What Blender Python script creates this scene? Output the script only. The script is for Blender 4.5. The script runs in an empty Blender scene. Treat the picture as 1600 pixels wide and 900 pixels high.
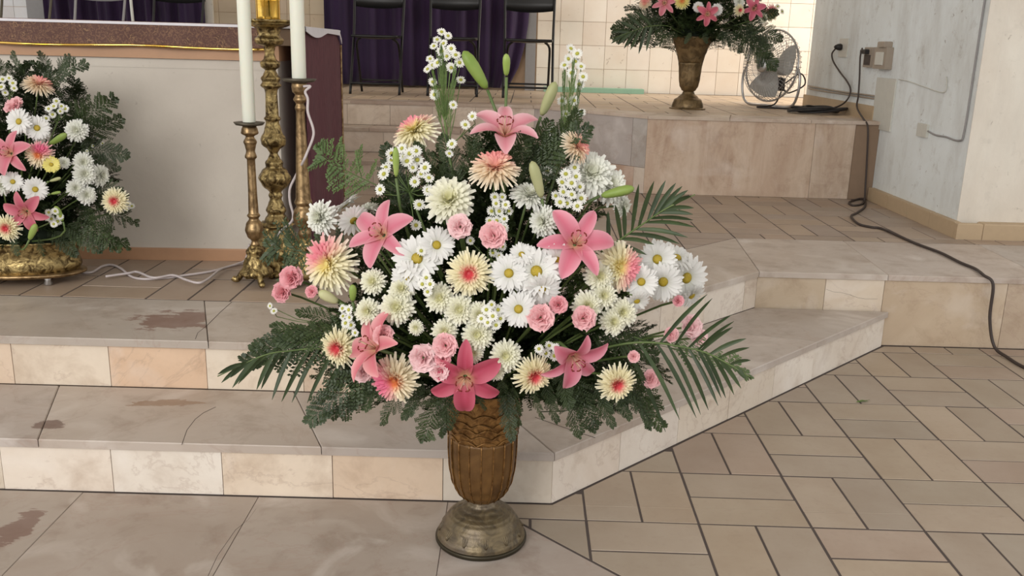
import bpy, math, random
from mathutils import Vector, Matrix
rnd = random.Random(7)
PI = math.pi
sc = bpy.context.scene
COL = sc.collection

# ------------------------------------------------------------------ camera, light, exposure
FPX, PITCH, ROLL, EYE = 1420.0, math.radians(14.94), math.radians(1.53), 1.25
_fwd = Vector((0, math.cos(PITCH), -math.sin(PITCH)))
_up0 = Vector((0, math.sin(PITCH), math.cos(PITCH)))
_rt0 = Vector((1, 0, 0))
_rt = _rt0 * math.cos(ROLL) + _up0 * math.sin(ROLL)
_up = -_rt0 * math.sin(ROLL) + _up0 * math.cos(ROLL)
cam_d = bpy.data.cameras.new('camera'); cam = bpy.data.objects.new('camera', cam_d); COL.objects.link(cam)
cam_d.sensor_width = 36; cam_d.lens = 36 * FPX / 1600; cam_d.clip_start = .05; cam_d.clip_end = 100
M4 = Matrix((( _rt.x, _up.x, -_fwd.x, 0), (_rt.y, _up.y, -_fwd.y, 0), (_rt.z, _up.z, -_fwd.z, EYE), (0, 0, 0, 1)))
cam.matrix_world = M4
sc.camera = cam

world = bpy.data.worlds.new('world'); sc.world = world; world.use_nodes = True
wn = world.node_tree
bg = wn.nodes['Background']; bg.inputs[0].default_value = (1.0, .975, .945, 1); bg.inputs[1].default_value = 1.12

def area(name, loc, target, sx, sy, power, col):
    l = bpy.data.lights.new(name, 'AREA'); l.shape = 'RECTANGLE'; l.size = sx; l.size_y = sy; l.energy = power; l.color = col
    o = bpy.data.objects.new(name, l); COL.objects.link(o); o.location = loc
    o.rotation_euler = (Vector(target) - Vector(loc)).to_track_quat('-Z', 'Y').to_euler()
    return o
area('daylight_from_entrance', (-3.2, -4.0, 3.4), (-.3, 3.2, .6), 3.0, 2.4, 230, (1, .97, .93))
area('daylight_from_side_opening', (4.6, 7.6, 3.6), (1.2, 9.2, 1.2), 1.6, 1.6, 150, (1, .95, .88))

sc.view_settings.view_transform = 'Standard'; sc.view_settings.look = 'None'
sc.view_settings.gamma = 1; sc.view_settings.use_curve_mapping = False
sc.view_settings.exposure = 0.12

# ------------------------------------------------------------------ measuring
def _ray(u, v):
    return _rt * ((u - 800) / FPX) + _up * ((450 - v) / FPX) + _fwd
C0 = Vector((0, 0, EYE))
def atZ(u, v, z): d = _ray(u, v); return C0 + d * ((z - EYE) / d.z)
def atY(u, v, y): d = _ray(u, v); return C0 + d * (y / d.y)
def atX(u, v, x): d = _ray(u, v); return C0 + d * (x / d.x)

# ------------------------------------------------------------------ materials
def srgb(r, g, b):
    f = lambda c: (c / 255 / 12.92) if c <= 10 else ((c / 255 + .055) / 1.055) ** 2.4
    return (f(r), f(g), f(b), 1)
class N:
    def __init__(s, name, rough=.6, metal=0):
        s.m = bpy.data.materials.new(name); s.m.use_nodes = True; s.t = s.m.node_tree
        s.b = s.t.nodes['Principled BSDF']; s.b.inputs['Roughness'].default_value = rough; s.b.inputs['Metallic'].default_value = metal
    def n(s, t, **k):
        x = s.t.nodes.new(t)
        for a, b in k.items(): setattr(x, a, b)
        return x
    def l(s, a, b): s.t.links.new(a, b)
    def pos(s, scale=(1, 1, 1), rand=0.0):
        g = s.n('ShaderNodeNewGeometry'); mp = s.n('ShaderNodeMapping'); mp.inputs['Scale'].default_value = scale
        if rand:
            oi = s.n('ShaderNodeObjectInfo'); mu = s.n('ShaderNodeVectorMath', operation='SCALE'); mu.inputs[0].default_value = (rand, rand * .7, rand * 1.3)
            s.l(oi.outputs['Random'], mu.inputs['Scale']); ad = s.n('ShaderNodeVectorMath', operation='ADD')
            s.l(g.outputs['Position'], ad.inputs[0]); s.l(mu.outputs[0], ad.inputs[1]); s.l(ad.outputs[0], mp.inputs['Vector'])
        else: s.l(g.outputs['Position'], mp.inputs['Vector'])
        return mp.outputs[0]
    def noise(s, vec, scale, detail=4, rough=.55, dist=0):
        x = s.n('ShaderNodeTexNoise'); x.inputs['Scale'].default_value = scale; x.inputs['Detail'].default_value = detail
        x.inputs['Roughness'].default_value = rough; x.inputs['Distortion'].default_value = dist; s.l(vec, x.inputs['Vector']); return x.outputs[0]
    def ramp(s, fac, stops):
        r = s.n('ShaderNodeValToRGB'); e = r.color_ramp.elements
        while len(e) < len(stops): e.new(.5)
        for i, (p, c) in enumerate(stops):
            e[i].position = p; e[i].color = c if hasattr(c, '__len__') else (c, c, c, 1)
        s.l(fac, r.inputs[0]); return r.outputs[0]
    def mix(s, fac, a, b, mode='MIX'):
        x = s.n('ShaderNodeMix', data_type='RGBA', blend_type=mode)
        for v, i in ((fac, 0), (a, 6), (b, 7)):
            if hasattr(v, 'links'): s.l(v, x.inputs[i])
            else: x.inputs[i].default_value = v
        return x.outputs[2]
    def mul(s, a, b):
        x = s.n('ShaderNodeMath', operation='MULTIPLY')
        for v, i in ((a, 0), (b, 1)):
            if hasattr(v, 'links'): s.l(v, x.inputs[i])
            else: x.inputs[i].default_value = v
        return x.outputs[0]
    def tint(s): return s.n('ShaderNodeObjectInfo').outputs['Color']
    def base(s, c):
        if hasattr(c, 'links'): s.l(c, s.b.inputs['Base Color'])
        else: s.b.inputs['Base Color'].default_value = c
        return s
    def bump(s, h, strength=.3, dist=.01):
        b = s.n('ShaderNodeBump'); b.inputs['Strength'].default_value = strength; b.inputs['Distance'].default_value = dist
        s.l(h, b.inputs['Height']); s.l(b.outputs[0], s.b.inputs['Normal']); return s

def simple(name, col, rough=.6, metal=0, bump=None):
    k = N(name, rough, metal); v = k.pos()
    nz = k.noise(v, 30, 3); k.base(k.mix(k.mul(nz, .35), col, tuple(c * .6 for c in col[:3]) + (1,)))
    if bump: k.bump(k.noise(v, bump[0], 4), bump[1], .005)
    return k.m

def marble(name, patches=(), stain=.5, vein=.26, rough=.42, streak=False):
    k = N(name, rough); v = k.pos((1, 1, 1), 37.0)
    c = k.tint()
    n1 = k.noise(v, 2.6, 6, .6, .6)
    c = k.mix(k.ramp(n1, [(.38, 0), (.72, .5)]), c, (.68, .59, .51, 1), 'MULTIPLY')
    n3 = k.noise(v, 7, 5, .65, .3)
    c = k.mix(k.ramp(n3, [(.52, 0), (.8, stain)]), c, (.40, .27, .17, 1), 'MULTIPLY')
    n2 = k.noise(v, 1.7, 9, .62, 1.4)
    c = k.mix(k.ramp(n2, [(.488, 0), (.5, vein), (.512, 0)]), c, (.33, .22, .17, 1))
    n4 = k.noise(v, 4.2, 4, .5, .8)
    c = k.mix(k.ramp(n4, [(.55, 0), (.75, .35)]), c, (.86, .82, .78, 1))
    if streak:
        vs = k.pos((3.2, 1, .55)); ns = k.noise(vs, 2.4, 7, .65, .8)
        c = k.mix(k.ramp(ns, [(.38, 0), (.72, .7)]), c, (.62, .48, .40, 1), 'MULTIPLY')
        ns2 = k.noise(k.pos((2, 1, 1)), 2.6, 6, .65, 1.2)
        c = k.mix(k.ramp(ns2, [(.5, 0), (.72, .55)]), c, (.66, .54, .42, 1))
    for (ctr, rad, col, th) in patches:
        g = k.n('ShaderNodeNewGeometry'); mp = k.n('ShaderNodeMapping', vector_type='TEXTURE')
        mp.inputs['Location'].default_value = ctr; mp.inputs['Scale'].default_value = rad; k.l(g.outputs['Position'], mp.inputs['Vector'])
        ln = k.n('ShaderNodeVectorMath', operation='LENGTH'); k.l(mp.outputs[0], ln.inputs[0])
        nn = k.noise(k.pos((1, 2.5, 1)), 9, 6, .7, .5)
        sm = k.n('ShaderNodeMath', operation='ADD'); k.l(ln.outputs['Value'], sm.inputs[0]); k.l(k.mul(nn, 1.6), sm.inputs[1])
        c = k.mix(k.ramp(sm.outputs[0], [(0, .85), (min(th, .97), .75), (min(th + .06, 1), 0)]) if th <= .94 else k.ramp(k.mul(sm.outputs[0], .5), [(0, .85), (th * .5, .75), (th * .5 + .04, 0)]), c, col)
    f = k.noise(v, 60, 3); c = k.mix(k.mul(f, .12), c, (.3, .25, .2, 1))
    k.base(c); k.bump(k.noise(v, 25, 5), .08, .004)
    k.l(k.ramp(n3, [(.3, rough - .08), (.8, rough + .2)]), k.b.inputs['Roughness'])
    return k.m
MAT = {}
MAT['marble'] = marble('marble')
MAT['marble_red'] = marble('marble_with_red_veins', patches=[((-1.12, 2.93, .325), (.30, .20, .2), (.17, .075, .05, 1), 1.25)])
MAT['marble_red2'] = marble('marble_with_brown_veins', patches=[((-1.05, 2.6, .16), (.32, .09, .2), (.26, .16, .10, 1), 1.02), ((-1.32, 2.42, .16), (.07, .06, .2), (.12, .06, .045, 1), 1.3)])
MAT['marble_red3'] = marble('marble_with_dark_vein', patches=[((-1.27, 2.12, 0), (.07, .2, .2), (.15, .07, .05, 1), 1.25)])
MAT['marble_streak'] = marble('streaked_marble', streak=True, rough=.5)
k = N('floor_tile', .48); v = k.pos((1, 1, 1), 23.0)
c = k.mix(k.ramp(k.noise(v, 5, 5, .6), [(.3, 0), (.75, .55)]), k.tint(), (.72, .64, .56, 1), 'MULTIPLY')
c = k.mix(k.ramp(k.noise(v, 55, 3), [(.55, 0), (.8, .3)]), c, (.30, .23, .17, 1))
k.base(c); k.bump(k.noise(v, 18, 4), .06, .004); MAT['tile'] = k.m
MAT['grout'] = simple('grout', srgb(84, 74, 70), .9, bump=(80, .4))
MAT['concrete'] = simple('step_core', srgb(120, 104, 90), .9)
def plaster(name, c1, c2, speck=.7, streaks=.6):
    k = N(name, .88); v = k.pos()
    c = k.mix(k.ramp(k.noise(v, 1.4, 6, .6, .5), [(.35, 0), (.7, 1)]), c1, c2)
    c = k.mix(k.ramp(k.noise(k.pos((1, 1, .35)), 4, 7, .7), [(.46, 0), (.85, streaks)]), c, (.34, .31, .27, 1))
    c = k.mix(k.ramp(k.noise(v, 9, 7, .75, .4), [(.56, 0), (.8, streaks * 1.3)]), c, (.36, .33, .29, 1))
    c = k.mix(k.ramp(k.noise(v, 24, 5, .6, .6), [(.66, 0), (.74, speck)]), c, (.22, .18, .14, 1))
    k.base(c); k.bump(k.noise(v, 12, 6), .25, .01); return k.m
MAT['plaster_white'] = plaster('dirty_white_plaster', srgb(228, 235, 237), srgb(214, 218, 216))
MAT['plaster_cream'] = plaster('cream_plaster', srgb(224, 219, 208), srgb(212, 203, 190), .5, .3)
MAT['plaster_altar'] = plaster('altar_plaster', srgb(206, 199, 188), srgb(192, 184, 174), .35, .12)
k = N('wall_block', .75); v = k.pos((1, 1, 1), 11)
c = k.mix(k.ramp(k.noise(v, 3, 5), [(.4, 0), (.8, .5)]), k.tint(), (.84, .74, .64, 1), 'MULTIPLY')
c = k.mix(k.ramp(k.noise(v, 16, 5, .6, .5), [(.64, 0), (.72, .6)]), c, (.30, .2, .13, 1))
k.base(c); MAT['block'] = k.m
MAT['tan'] = simple('tan_skirting', srgb(186, 164, 134), .6)
MAT['terracotta'] = simple('terracotta_band', srgb(184, 142, 108), .5)
MAT['brown_strip'] = simple('brown_stained_render', srgb(140, 118, 98), .8, bump=(40, .3))
MAT['joint'] = simple('wall_joint', srgb(196, 168, 140), .9)
MAT['grey'] = simple('grey_render', srgb(150, 148, 148), .8)
MAT['white_paint'] = simple('off_white_paint', srgb(206, 206, 198), .5)
MAT['old_plastic'] = simple('old_beige_plastic', srgb(158, 146, 132), .5)
MAT['black_metal'] = simple('black_metal', srgb(34, 33, 33), .4, .3)
MAT['black_rubber'] = simple('black_rubber', srgb(28, 26, 26), .55)
MAT['brown_cable'] = simple('dusty_cable', srgb(64, 54, 50), .6)
MAT['white_cord'] = simple('white_cord', srgb(205, 196, 196), .5)
MAT['chrome'] = simple('worn_chrome', srgb(186, 184, 182), .3, .85)
MAT['grey_blade'] = simple('grey_blade', srgb(190, 190, 186), .5, .1)
MAT['wax'] = N('candle_wax', .45).base(srgb(226, 228, 214)).m
MAT['wax'].node_tree.nodes['Principled BSDF'].inputs['Subsurface Weight'].default_value = .15
MAT['green_plank'] = simple('mint_painted_wood', srgb(150, 190, 165), .6)
MAT['white_cloth'] = simple('white_cloth', srgb(224, 222, 228), .9)
def metal_relief(name, c1, c2, rough, sc_, strength, metal=.85, c3=None):
    k = N(name, rough, metal); v = k.pos()
    n1 = k.noise(v, sc_, 4, .6, .8)
    c = k.mix(k.ramp(n1, [(.38, 0), (.62, 1)]), c1, c2)
    if c3: c = k.mix(k.ramp(k.noise(v, 9, 4), [(.5, 0), (.7, .7)]), c, c3)
    k.base(c); k.bump(n1, strength, .006); return k.m
MAT['gold_ornate'] = metal_relief('ornate_tarnished_brass', srgb(74, 58, 34), srgb(186, 164, 112), .34, 42, .8)
MAT['gold_plain'] = metal_relief('aged_brass', srgb(116, 94, 66), srgb(168, 142, 104), .36, 30, .3)
MAT['gold_shiny'] = metal_relief('polished_brass', srgb(226, 178, 70), srgb(250, 214, 120), .16, 6, .1, 1)
MAT['pan'] = simple('dark_drip_pan', srgb(98, 92, 80), .45, .7)
MAT['vase_cup'] = metal_relief('amber_brown_patina', srgb(84, 58, 28), srgb(120, 88, 48), .40, 8, .15, .4)
MAT['vase_relief'] = metal_relief('amber_relief', srgb(92, 62, 28), srgb(150, 112, 64), .30, 50, .2, .6)
MAT['vase_foot'] = metal_relief('worn_pewter_gold', srgb(78, 68, 52), srgb(116, 102, 76), .42, 26, .5, .45, srgb(112, 100, 88))
MAT['vase_rim'] = simple('dark_bronze_rim', srgb(56, 50, 36), .4, .6)
MAT['vase2'] = metal_relief('olive_bronze', srgb(88, 72, 48), srgb(132, 110, 76), .42, 18, .5, .55)
# cloths
k = N('brocade', .7); v = k.pos((1, 1, 1))
vo = k.n('ShaderNodeTexVoronoi'); vo.inputs['Scale'].default_value = 26; k.l(v, vo.inputs['Vector'])
n1 = k.noise(v, 55, 4, .6, 2.5)
c = k.mix(k.ramp(n1, [(.5, 0), (.56, 1)]), srgb(82, 54, 44), srgb(132, 100, 74))
c = k.mix(k.ramp(vo.outputs['Distance'], [(.25, 0), (.4, .5)]), c, srgb(92, 60, 52))
k.base(c); k.bump(n1, .3, .004); MAT['brocade'] = k.m
k = N('maroon_cloth', .85); v = k.pos()
c = k.mix(k.ramp(k.noise(k.pos((1, 1, .3)), 60, 4), [(.35, 0), (.7, 1)]), srgb(78, 38, 50), srgb(100, 56, 66))
k.base(c); MAT['maroon'] = k.m
k = N('purple_curtain', .85); v = k.pos((1, 1, .2))
c = k.mix(k.noise(v, 9, 4), srgb(25, 8, 38), srgb(48, 16, 64)); k.base(c)
k.b.inputs['Sheen Weight'].default_value = .15; MAT['purple'] = k.m
# plants
k = N('petal', .55); a = k.n('ShaderNodeAttribute'); a.attribute_name = 'Col'
k.base(a.outputs['Color']); k.b.inputs['Subsurface Weight'].default_value = .0
tr = k.n('ShaderNodeBsdfTranslucent'); k.l(a.outputs['Color'], tr.inputs[0]); mx = k.n('ShaderNodeMixShader'); mx.inputs[0].default_value = .25
k.l(k.b.outputs[0], mx.inputs[1]); k.l(tr.outputs[0], mx.inputs[2]); k.l(mx.outputs[0], k.t.nodes['Material Output'].inputs[0]); MAT['petal'] = k.m
def leafmat(name, c1, c2, trans=.2, rough=.5):
    k = N(name, rough); oi = k.n('ShaderNodeObjectInfo'); v = k.pos()
    c = k.mix(k.ramp(k.noise(v, 14, 3), [(.3, 0), (.7, 1)]), c1, c2)
    c = k.mix(k.mul(oi.outputs['Random'], .5), c, tuple(x * .45 for x in c1[:3]) + (1,))
    k.base(c); tr = k.n('ShaderNodeBsdfTranslucent'); k.l(c, tr.inputs[0]); mx = k.n('ShaderNodeMixShader'); mx.inputs[0].default_value = trans
    k.l(k.b.outputs[0], mx.inputs[1]); k.l(tr.outputs[0], mx.inputs[2]); k.l(mx.outputs[0], k.t.nodes['Material Output'].inputs[0]); return k.m
MAT['fern'] = leafmat('fern_green', srgb(42, 58, 30), srgb(74, 92, 52))
MAT['fern_light'] = leafmat('light_fern_green', srgb(78, 106, 48), srgb(112, 138, 74))
MAT['palm'] = leafmat('palm_green', srgb(48, 66, 40), srgb(76, 94, 58))
MAT['stem'] = leafmat('stem_green', srgb(84, 108, 56), srgb(120, 140, 84), .1)
MAT['bud'] = leafmat('bud_green', srgb(140, 170, 76), srgb(176, 196, 110), .15)
MAT['bud_pale'] = leafmat('pale_bud', srgb(182, 188, 132), srgb(206, 204, 158), .15)
MAT['foam'] = simple('floral_foam', srgb(24, 36, 20), .9)

# ------------------------------------------------------------------ mesh helpers
class MB:
    def __init__(s): s.v = []; s.f = []; s.mi = []; s.c = []; s.smooth = True
    def add(s, vs, fs, mi=0, col=None):
        o = len(s.v); s.v += [tuple(x) for x in vs]
        s.f += [tuple(o + i for i in f) for f in fs]; s.mi += [mi] * len(fs)
        if col is None: s.c += [(1, 1, 1, 1)] * len(vs)
        elif hasattr(col[0], '__len__'): s.c += [tuple(x) for x in col]
        else: s.c += [tuple(col)] * len(vs)
    def box(s, x0, x1, y0, y1, z0, z1, mi=0, ch=0):
        s.prism([(x0, y0), (x1, y0), (x1, y1), (x0, y1)], z0, z1, mi, ch)
    def prism(s, poly, z0, z1, mi=0, ch=0):
        n = len(poly)
        ar = sum(poly[i][0] * poly[(i + 1) % n][1] - poly[(i + 1) % n][0] * poly[i][1] for i in range(n))
        if ar < 0: poly = poly[::-1]
        vs = [(x, y, z0) for x, y in poly]
        if ch:
            cx = sum(p[0] for p in poly) / n; cy = sum(p[1] for p in poly) / n
            vs += [(x, y, z1 - ch) for x, y in poly]
            for x, y in poly:
                d = math.hypot(x - cx, y - cy) or 1; q = min(ch * 1.3 / d, .4); vs.append((x + (cx - x) * q, y + (cy - y) * q, z1))
            fs = [tuple(range(n))[::-1], tuple(range(2 * n, 3 * n))]
            for r in (0, 1): fs += [(r * n + i, r * n + (i + 1) % n, (r + 1) * n + (i + 1) % n, (r + 1) * n + i) for i in range(n)]
        else:
            vs += [(x, y, z1) for x, y in poly]
            fs = [tuple(range(n))[::-1], tuple(range(n, 2 * n))] + [(i, (i + 1) % n, n + (i + 1) % n, n + i) for i in range(n)]
        s.add(vs, fs, mi)
    def lathe(s, prof, n=32, mi=0, cx=0, cy=0, mod=None, col=None):
        vs = []
        for j, (r, z) in enumerate(prof):
            for i in range(n):
                a = 2 * PI * i / n; rr = r * (mod(a, z) if mod else 1)
                vs.append((cx + rr * math.cos(a), cy + rr * math.sin(a), z))
        fs = []
        for j in range(len(prof) - 1):
            for i in range(n):
                a = j * n + i; b = j * n + (i + 1) % n; fs.append((a, b, b + n, a + n))
        fs.append(tuple(range(n))[::-1]); m = (len(prof) - 1) * n; fs.append(tuple(range(m, m + n)))
        s.add(vs, fs, mi, col)
    def tube(s, pts, r, n=6, mi=0, col=None, r1=None):
        pts = [Vector(p) for p in pts]; m = len(pts); vs = []
        prev = None
        for i, p in enumerate(pts):
            t = (pts[min(i + 1, m - 1)] - pts[max(i - 1, 0)]); t = t.normalized() if t.length > 1e-9 else Vector((0, 0, 1))
            a = prev if prev is not None else (Vector((0, 0, 1)) if abs(t.z) < .9 else Vector((1, 0, 0)))
            x = (a - t * a.dot(t)).normalized(); prev = x; y = t.cross(x)
            rr = r if r1 is None else r + (r1 - r) * i / (m - 1)
            for k_ in range(n):
                an = 2 * PI * k_ / n; vs.append(p + x * (rr * math.cos(an)) + y * (rr * math.sin(an)))
        fs = [tuple(range(n))[::-1], tuple(range((m - 1) * n, m * n))]
        for i in range(m - 1):
            for k_ in range(n):
                a = i * n + k_; b = i * n + (k_ + 1) % n; fs.append((a, b, b + n, a + n))
        s.add(vs, fs, mi, col)
    def mesh(s, name, mats, smooth=None):
        me = bpy.data.meshes.new(name); me.from_pydata(s.v, [], s.f); me.update()
        for m in (mats if isinstance(mats, (list, tuple)) else [mats]): me.materials.append(MAT[m] if isinstance(m, str) else m)
        me.polygons.foreach_set('material_index', s.mi)
        sm = s.smooth if smooth is None else smooth
        me.polygons.foreach_set('use_smooth', [sm] * len(s.f))
        ca = me.color_attributes.new('Col', 'FLOAT_COLOR', 'POINT')
        ca.data.foreach_set('color', [x for c in s.c for x in c])
        return me
    def build(s, name, mats, parent=None, smooth=None, kind=None, color=None):
        return put(name, s.mesh(name, mats, smooth), parent, kind, color)
def put(name, me, parent=None, kind=None, color=None):
    o = bpy.data.objects.new(name, me); COL.objects.link(o)
    if parent is not None: o.parent = parent
    if kind: o['kind'] = kind
    if color: o.color = color
    return o
def tag(o, label, cat, group=None):
    o['label'] = label; o['category'] = cat
    if group: o['group'] = group
    return o
def thing(name, label, cat, loc=(0, 0, 0), rz=0, group=None):
    o = bpy.data.objects.new(name, None); COL.objects.link(o); o.location = loc; o.rotation_euler = (0, 0, rz); o.empty_display_size = .05
    return tag(o, label, cat, group)
def smoothpath(pts, n=6):
    P = [Vector(p) for p in pts]; out = []
    for i in range(len(P) - 1):
        a, b, c, d = P[max(i - 1, 0)], P[i], P[i + 1], P[min(i + 2, len(P) - 1)]
        for k_ in range(n):
            t = k_ / n
            out.append(.5 * ((2 * b) + (c - a) * t + (2 * a - 5 * b + 4 * c - d) * t * t + (3 * b - a - 3 * c + d) * t ** 3))
    return out + [P[-1]]
def clip(poly, a, b, c):            # keep a*x+b*y<=c
    out = []
    for i in range(len(poly)):
        p, q = poly[i], poly[(i + 1) % len(poly)]; dp = a * p[0] + b * p[1] - c; dq = a * q[0] + b * q[1] - c
        if dp <= 0: out.append(p)
        if dp * dq < 0: t = dp / (dp - dq); out.append((p[0] + (q[0] - p[0]) * t, p[1] + (q[1] - p[1]) * t))
    return out
def parea(p): return abs(sum(p[i][0] * p[(i + 1) % len(p)][1] - p[(i + 1) % len(p)][0] * p[i][1] for i in range(len(p)))) / 2
def tintc(r, g, b, dv=.05, dh=.012):
    k_ = 1 + rnd.uniform(-dv, dv); c = srgb(r, g, b); return (c[0] * k_ * (1 + rnd.uniform(-dh, dh)), c[1] * k_, c[2] * k_ * (1 + rnd.uniform(-dh, dh)), 1)

# ------------------------------------------------------------------ floors of basket-weave tiles
TS = .308; GAP = .0062
def tilefield(parent, regions, x0, y0, th, z, irange, jrange, par, cols, ylimit=None):
    """regions: list of convex regions, each a list of half planes a*x+b*y<=c"""
    ct, st = math.cos(th), math.sin(th); far = MB(); cnt = 0
    shared = {}
    for i in range(*irange):
        for j in range(*jrange):
            hor = (i + j) % 2 == par
            for k_ in (0, 1):
                a0, a1, b0, b1 = (0, 1, .5 * k_, .5 * k_ + .5) if hor else (.5 * k_, .5 * k_ + .5, 0, 1)
                loc = [((i + a) * TS, (b + j) * TS) for a, b in ((a0, b0), (a1, b0), (a1, b1), (a0, b1))]
                g = GAP / 2; xs = [p[0] for p in loc]; ys = [p[1] for p in loc]
                q = [(min(xs) + g, min(ys) + g), (max(xs) - g, min(ys) + g), (max(xs) - g, max(ys) - g), (min(xs) + g, max(ys) - g)]
                P = [(x0 + x * ct - y * st, y0 + x * st + y * ct) for x, y in q]
                full = parea(P); inside = False; parts = []
                for reg in regions:
                    R = P
                    for h in reg:
                        R = clip(R, *h)
                        if len(R) < 3: break
                    if len(R) >= 3 and parea(R) > full * .004: parts.append(R); inside |= parea(R) > full * .999
                if not parts: continue
                cx = sum(p[0] for p in P) / 4; cy = sum(p[1] for p in P) / 4
                zj = z + rnd.uniform(-.0008, .0008)
                if ylimit and cy > ylimit:
                    for R in ([P] if inside else parts): far.prism(R, z - .012, zj)
                    continue
                if inside:
                    if hor not in shared:
                        mb = MB(); w = (max(xs) - min(xs)) / 2 - g; h_ = (max(ys) - min(ys)) / 2 - g
                        mb.prism([(-w, -h_), (w, -h_), (w, h_), (-w, h_)], -.012, 0, ch=.0022); shared[hor] = mb.mesh('tile', 'tile', False)
                    o = put('tile', shared[hor], parent, color=tintc(*rnd.choice(cols))); o.location = (cx, cy, zj)
                    o.rotation_euler = (0, 0, th)
                else:
                    mb = MB()
                    for R in parts: mb.prism(R, z - .012, zj, ch=.0015)
                    mb.build('tile', 'tile', parent, False, color=tintc(*rnd.choice(cols)))
                cnt += 1
    if far.v: far.build('far_tiles', 'tile', parent, False, kind='stuff', color=srgb(*cols[0]))
    return cnt
def structure(name, kind='structure'):
    o = bpy.data.objects.new(name, None); COL.objects.link(o); o['kind'] = kind; o.empty_display_size = .1; return o

GTC = [(172, 158, 142), (168, 155, 139), (174, 159, 141), (169, 152, 138), (166, 154, 140)]
floor_mb = MB(); floor_mb.box(-5, 5.2, -5, 4.2, -.15, -.0013)
floor = floor_mb.build('floor', 'grout', None, False, 'structure')
E1 = 2.20     # y - x on the diagonal riser face of the lowest step
tilefield(floor, [[(0, 1, 2.322), (-1, -1, -2.262)], [(0, -1, -2.322), (-1, 1, E1 - .008), (0, 1, 3.852)]], .531, 2.546, -.010, 0.0, (-5, 13), (-11, 6), 1, GTC)
# marble slabs set in the ground floor
def cutx(poly, xs):
    out = []; xs = [-99] + list(xs) + [99]
    for a, b in zip(xs, xs[1:]):
        R = clip(clip(poly, -1, 0, -(a + .0007)), 1, 0, b - .0007)
        if len(R) >= 3: out.append(R)
    return out
SL = (172, 160, 150)
gp = clip([(-4.5, -.4), (2.6, -.4), (2.6, 2.322), (-4.5, 2.322)], 1, 1, 2.25)
for i, R in enumerate(cutx(gp, (-3.0, -2.1, -1.195, -.70, -.165))):
    for sgn, yy in ((1, 1.15), (-1, 1.15)):
        S = clip(R, 0, sgn, sgn * yy - .0015)
        if len(S) < 3: continue
        mb = MB(); mb.prism(S, -.012, rnd.uniform(-.0003, .0006), ch=.0015)
        mb.build('floor_slab', 'marble_red3' if i == 2 and sgn < 0 else 'marble', floor, False, color=tintc(*SL, .05))

# ------------------------------------------------------------------ marble steps
RC = [(230, 220, 206), (226, 212, 194), (222, 212, 198), (234, 226, 216), (220, 200, 178)]
def slabstrip(parent, outer, inner, cuts, z, cols, mats=None, thick=.025, name='tread_slab', smooth=False):
    """outer / inner: matching 2-point edges; cuts: fractions along"""
    (ox0, oy0), (ox1, oy1) = outer; (ix0, iy0), (ix1, iy1) = inner
    f = [0] + list(cuts) + [1]; L = math.hypot(ox1 - ox0, oy1 - oy0)
    for n_, (a, b) in enumerate(zip(f, f[1:])):
        e = .0012 / L; a += e; b -= e
        lp = lambda p, q, t: (p[0] + (q[0] - p[0]) * t, p[1] + (q[1] - p[1]) * t)
        mb = MB(); mb.prism([lp(outer[0], outer[1], a), lp(outer[0], outer[1], b), lp(inner[0], inner[1], b), lp(inner[0], inner[1], a)], z - thick, z + rnd.uniform(-.0006, .0006), ch=.0025)
        mb.build(name, mats.get(n_, 'marble') if mats else 'marble', parent, smooth, color=tintc(*rnd.choice(cols)))
def risers(parent, p, q, xs, z0, z1, cols, thick=.016, mat='marble', name='riser_slab'):
    """vertical slabs on the face from p to q, face on the camera side; xs = distances from p"""
    d = Vector((q[0] - p[0], q[1] - p[1])); L = d.length; d /= L; nrm = Vector((d.y, -d.x))
    s_ = [0] + [x for x in xs if 0 < x < L] + [L]
    for i, (a, b) in enumerate(zip(s_, s_[1:])):
        a += .001; b -= .001; out = rnd.uniform(0, .0012)
        A = Vector(p) + d * a; B = Vector(p) + d * b
        poly = [tuple(A + nrm * out), tuple(B + nrm * out), tuple(B - nrm * thick), tuple(A - nrm * thick)]
        mb = MB(); mb.prism(poly, z0 + .001, z1 - .001); mb.build(name, mat, parent, False, color=tintc(*cols[i % len(cols)]))
Z1, Z2, ZP = .16, .325, .835
TC = [(184, 175, 167), (178, 169, 161), (187, 176, 166)]
st1 = structure('step'); c_ = MB(); c_.prism([(-4.5, 2.347), (.118, 2.347), (1.64, 3.87), (1.2, 4.0), (-4.5, 4.0)], 0, Z1 - .025)
c_.build('step_core', 'concrete', st1, False)
slabstrip(st1, [(-4.5, 2.32), (.131, 2.32)], [(-4.5, 2.722), (-.068, 2.722)], [.30, .50, .69, .86], Z1, TC, {3: 'marble_red2', 2: 'marble_red2'})
slabstrip(st1, [(.131, 2.32), (1.66, 3.849)], [(-.068, 2.722), (1.07, 3.86)], [.22, .44, .70], Z1, TC)
risers(st1, (-4.5, 2.33), (.127, 2.33), [4.5 - 1.11 + .31 * k_ for k_ in range(-10, 5)], 0, Z1 - .025, [RC[k_] for k_ in (0, 3, 1, 4, 2)] )
risers(st1, (.127, 2.33), (1.647, 3.85), [.302 * k_ for k_ in range(1, 6)], 0, Z1 - .025, [RC[3], RC[3], RC[0], RC[2], RC[3]])
st2 = structure('step'); c_ = MB(); c_.prism([(-4.5, 2.745), (-.062, 2.745), (1.066, 3.878), (1.066, 4.2), (-4.5, 4.2)], 0, Z2 - .025); c_.prism([(1.066, 3.878), (4.6, 3.878), (4.6, 6.74), (1.066, 6.74)], 0, Z2 - .025); c_.prism([(-4.5, 4.2), (1.066, 4.2), (1.066, 6.74), (-4.5, 6.74)], 0, Z2 - .025)
c_.build('step_core', 'concrete', st2, False)
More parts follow.
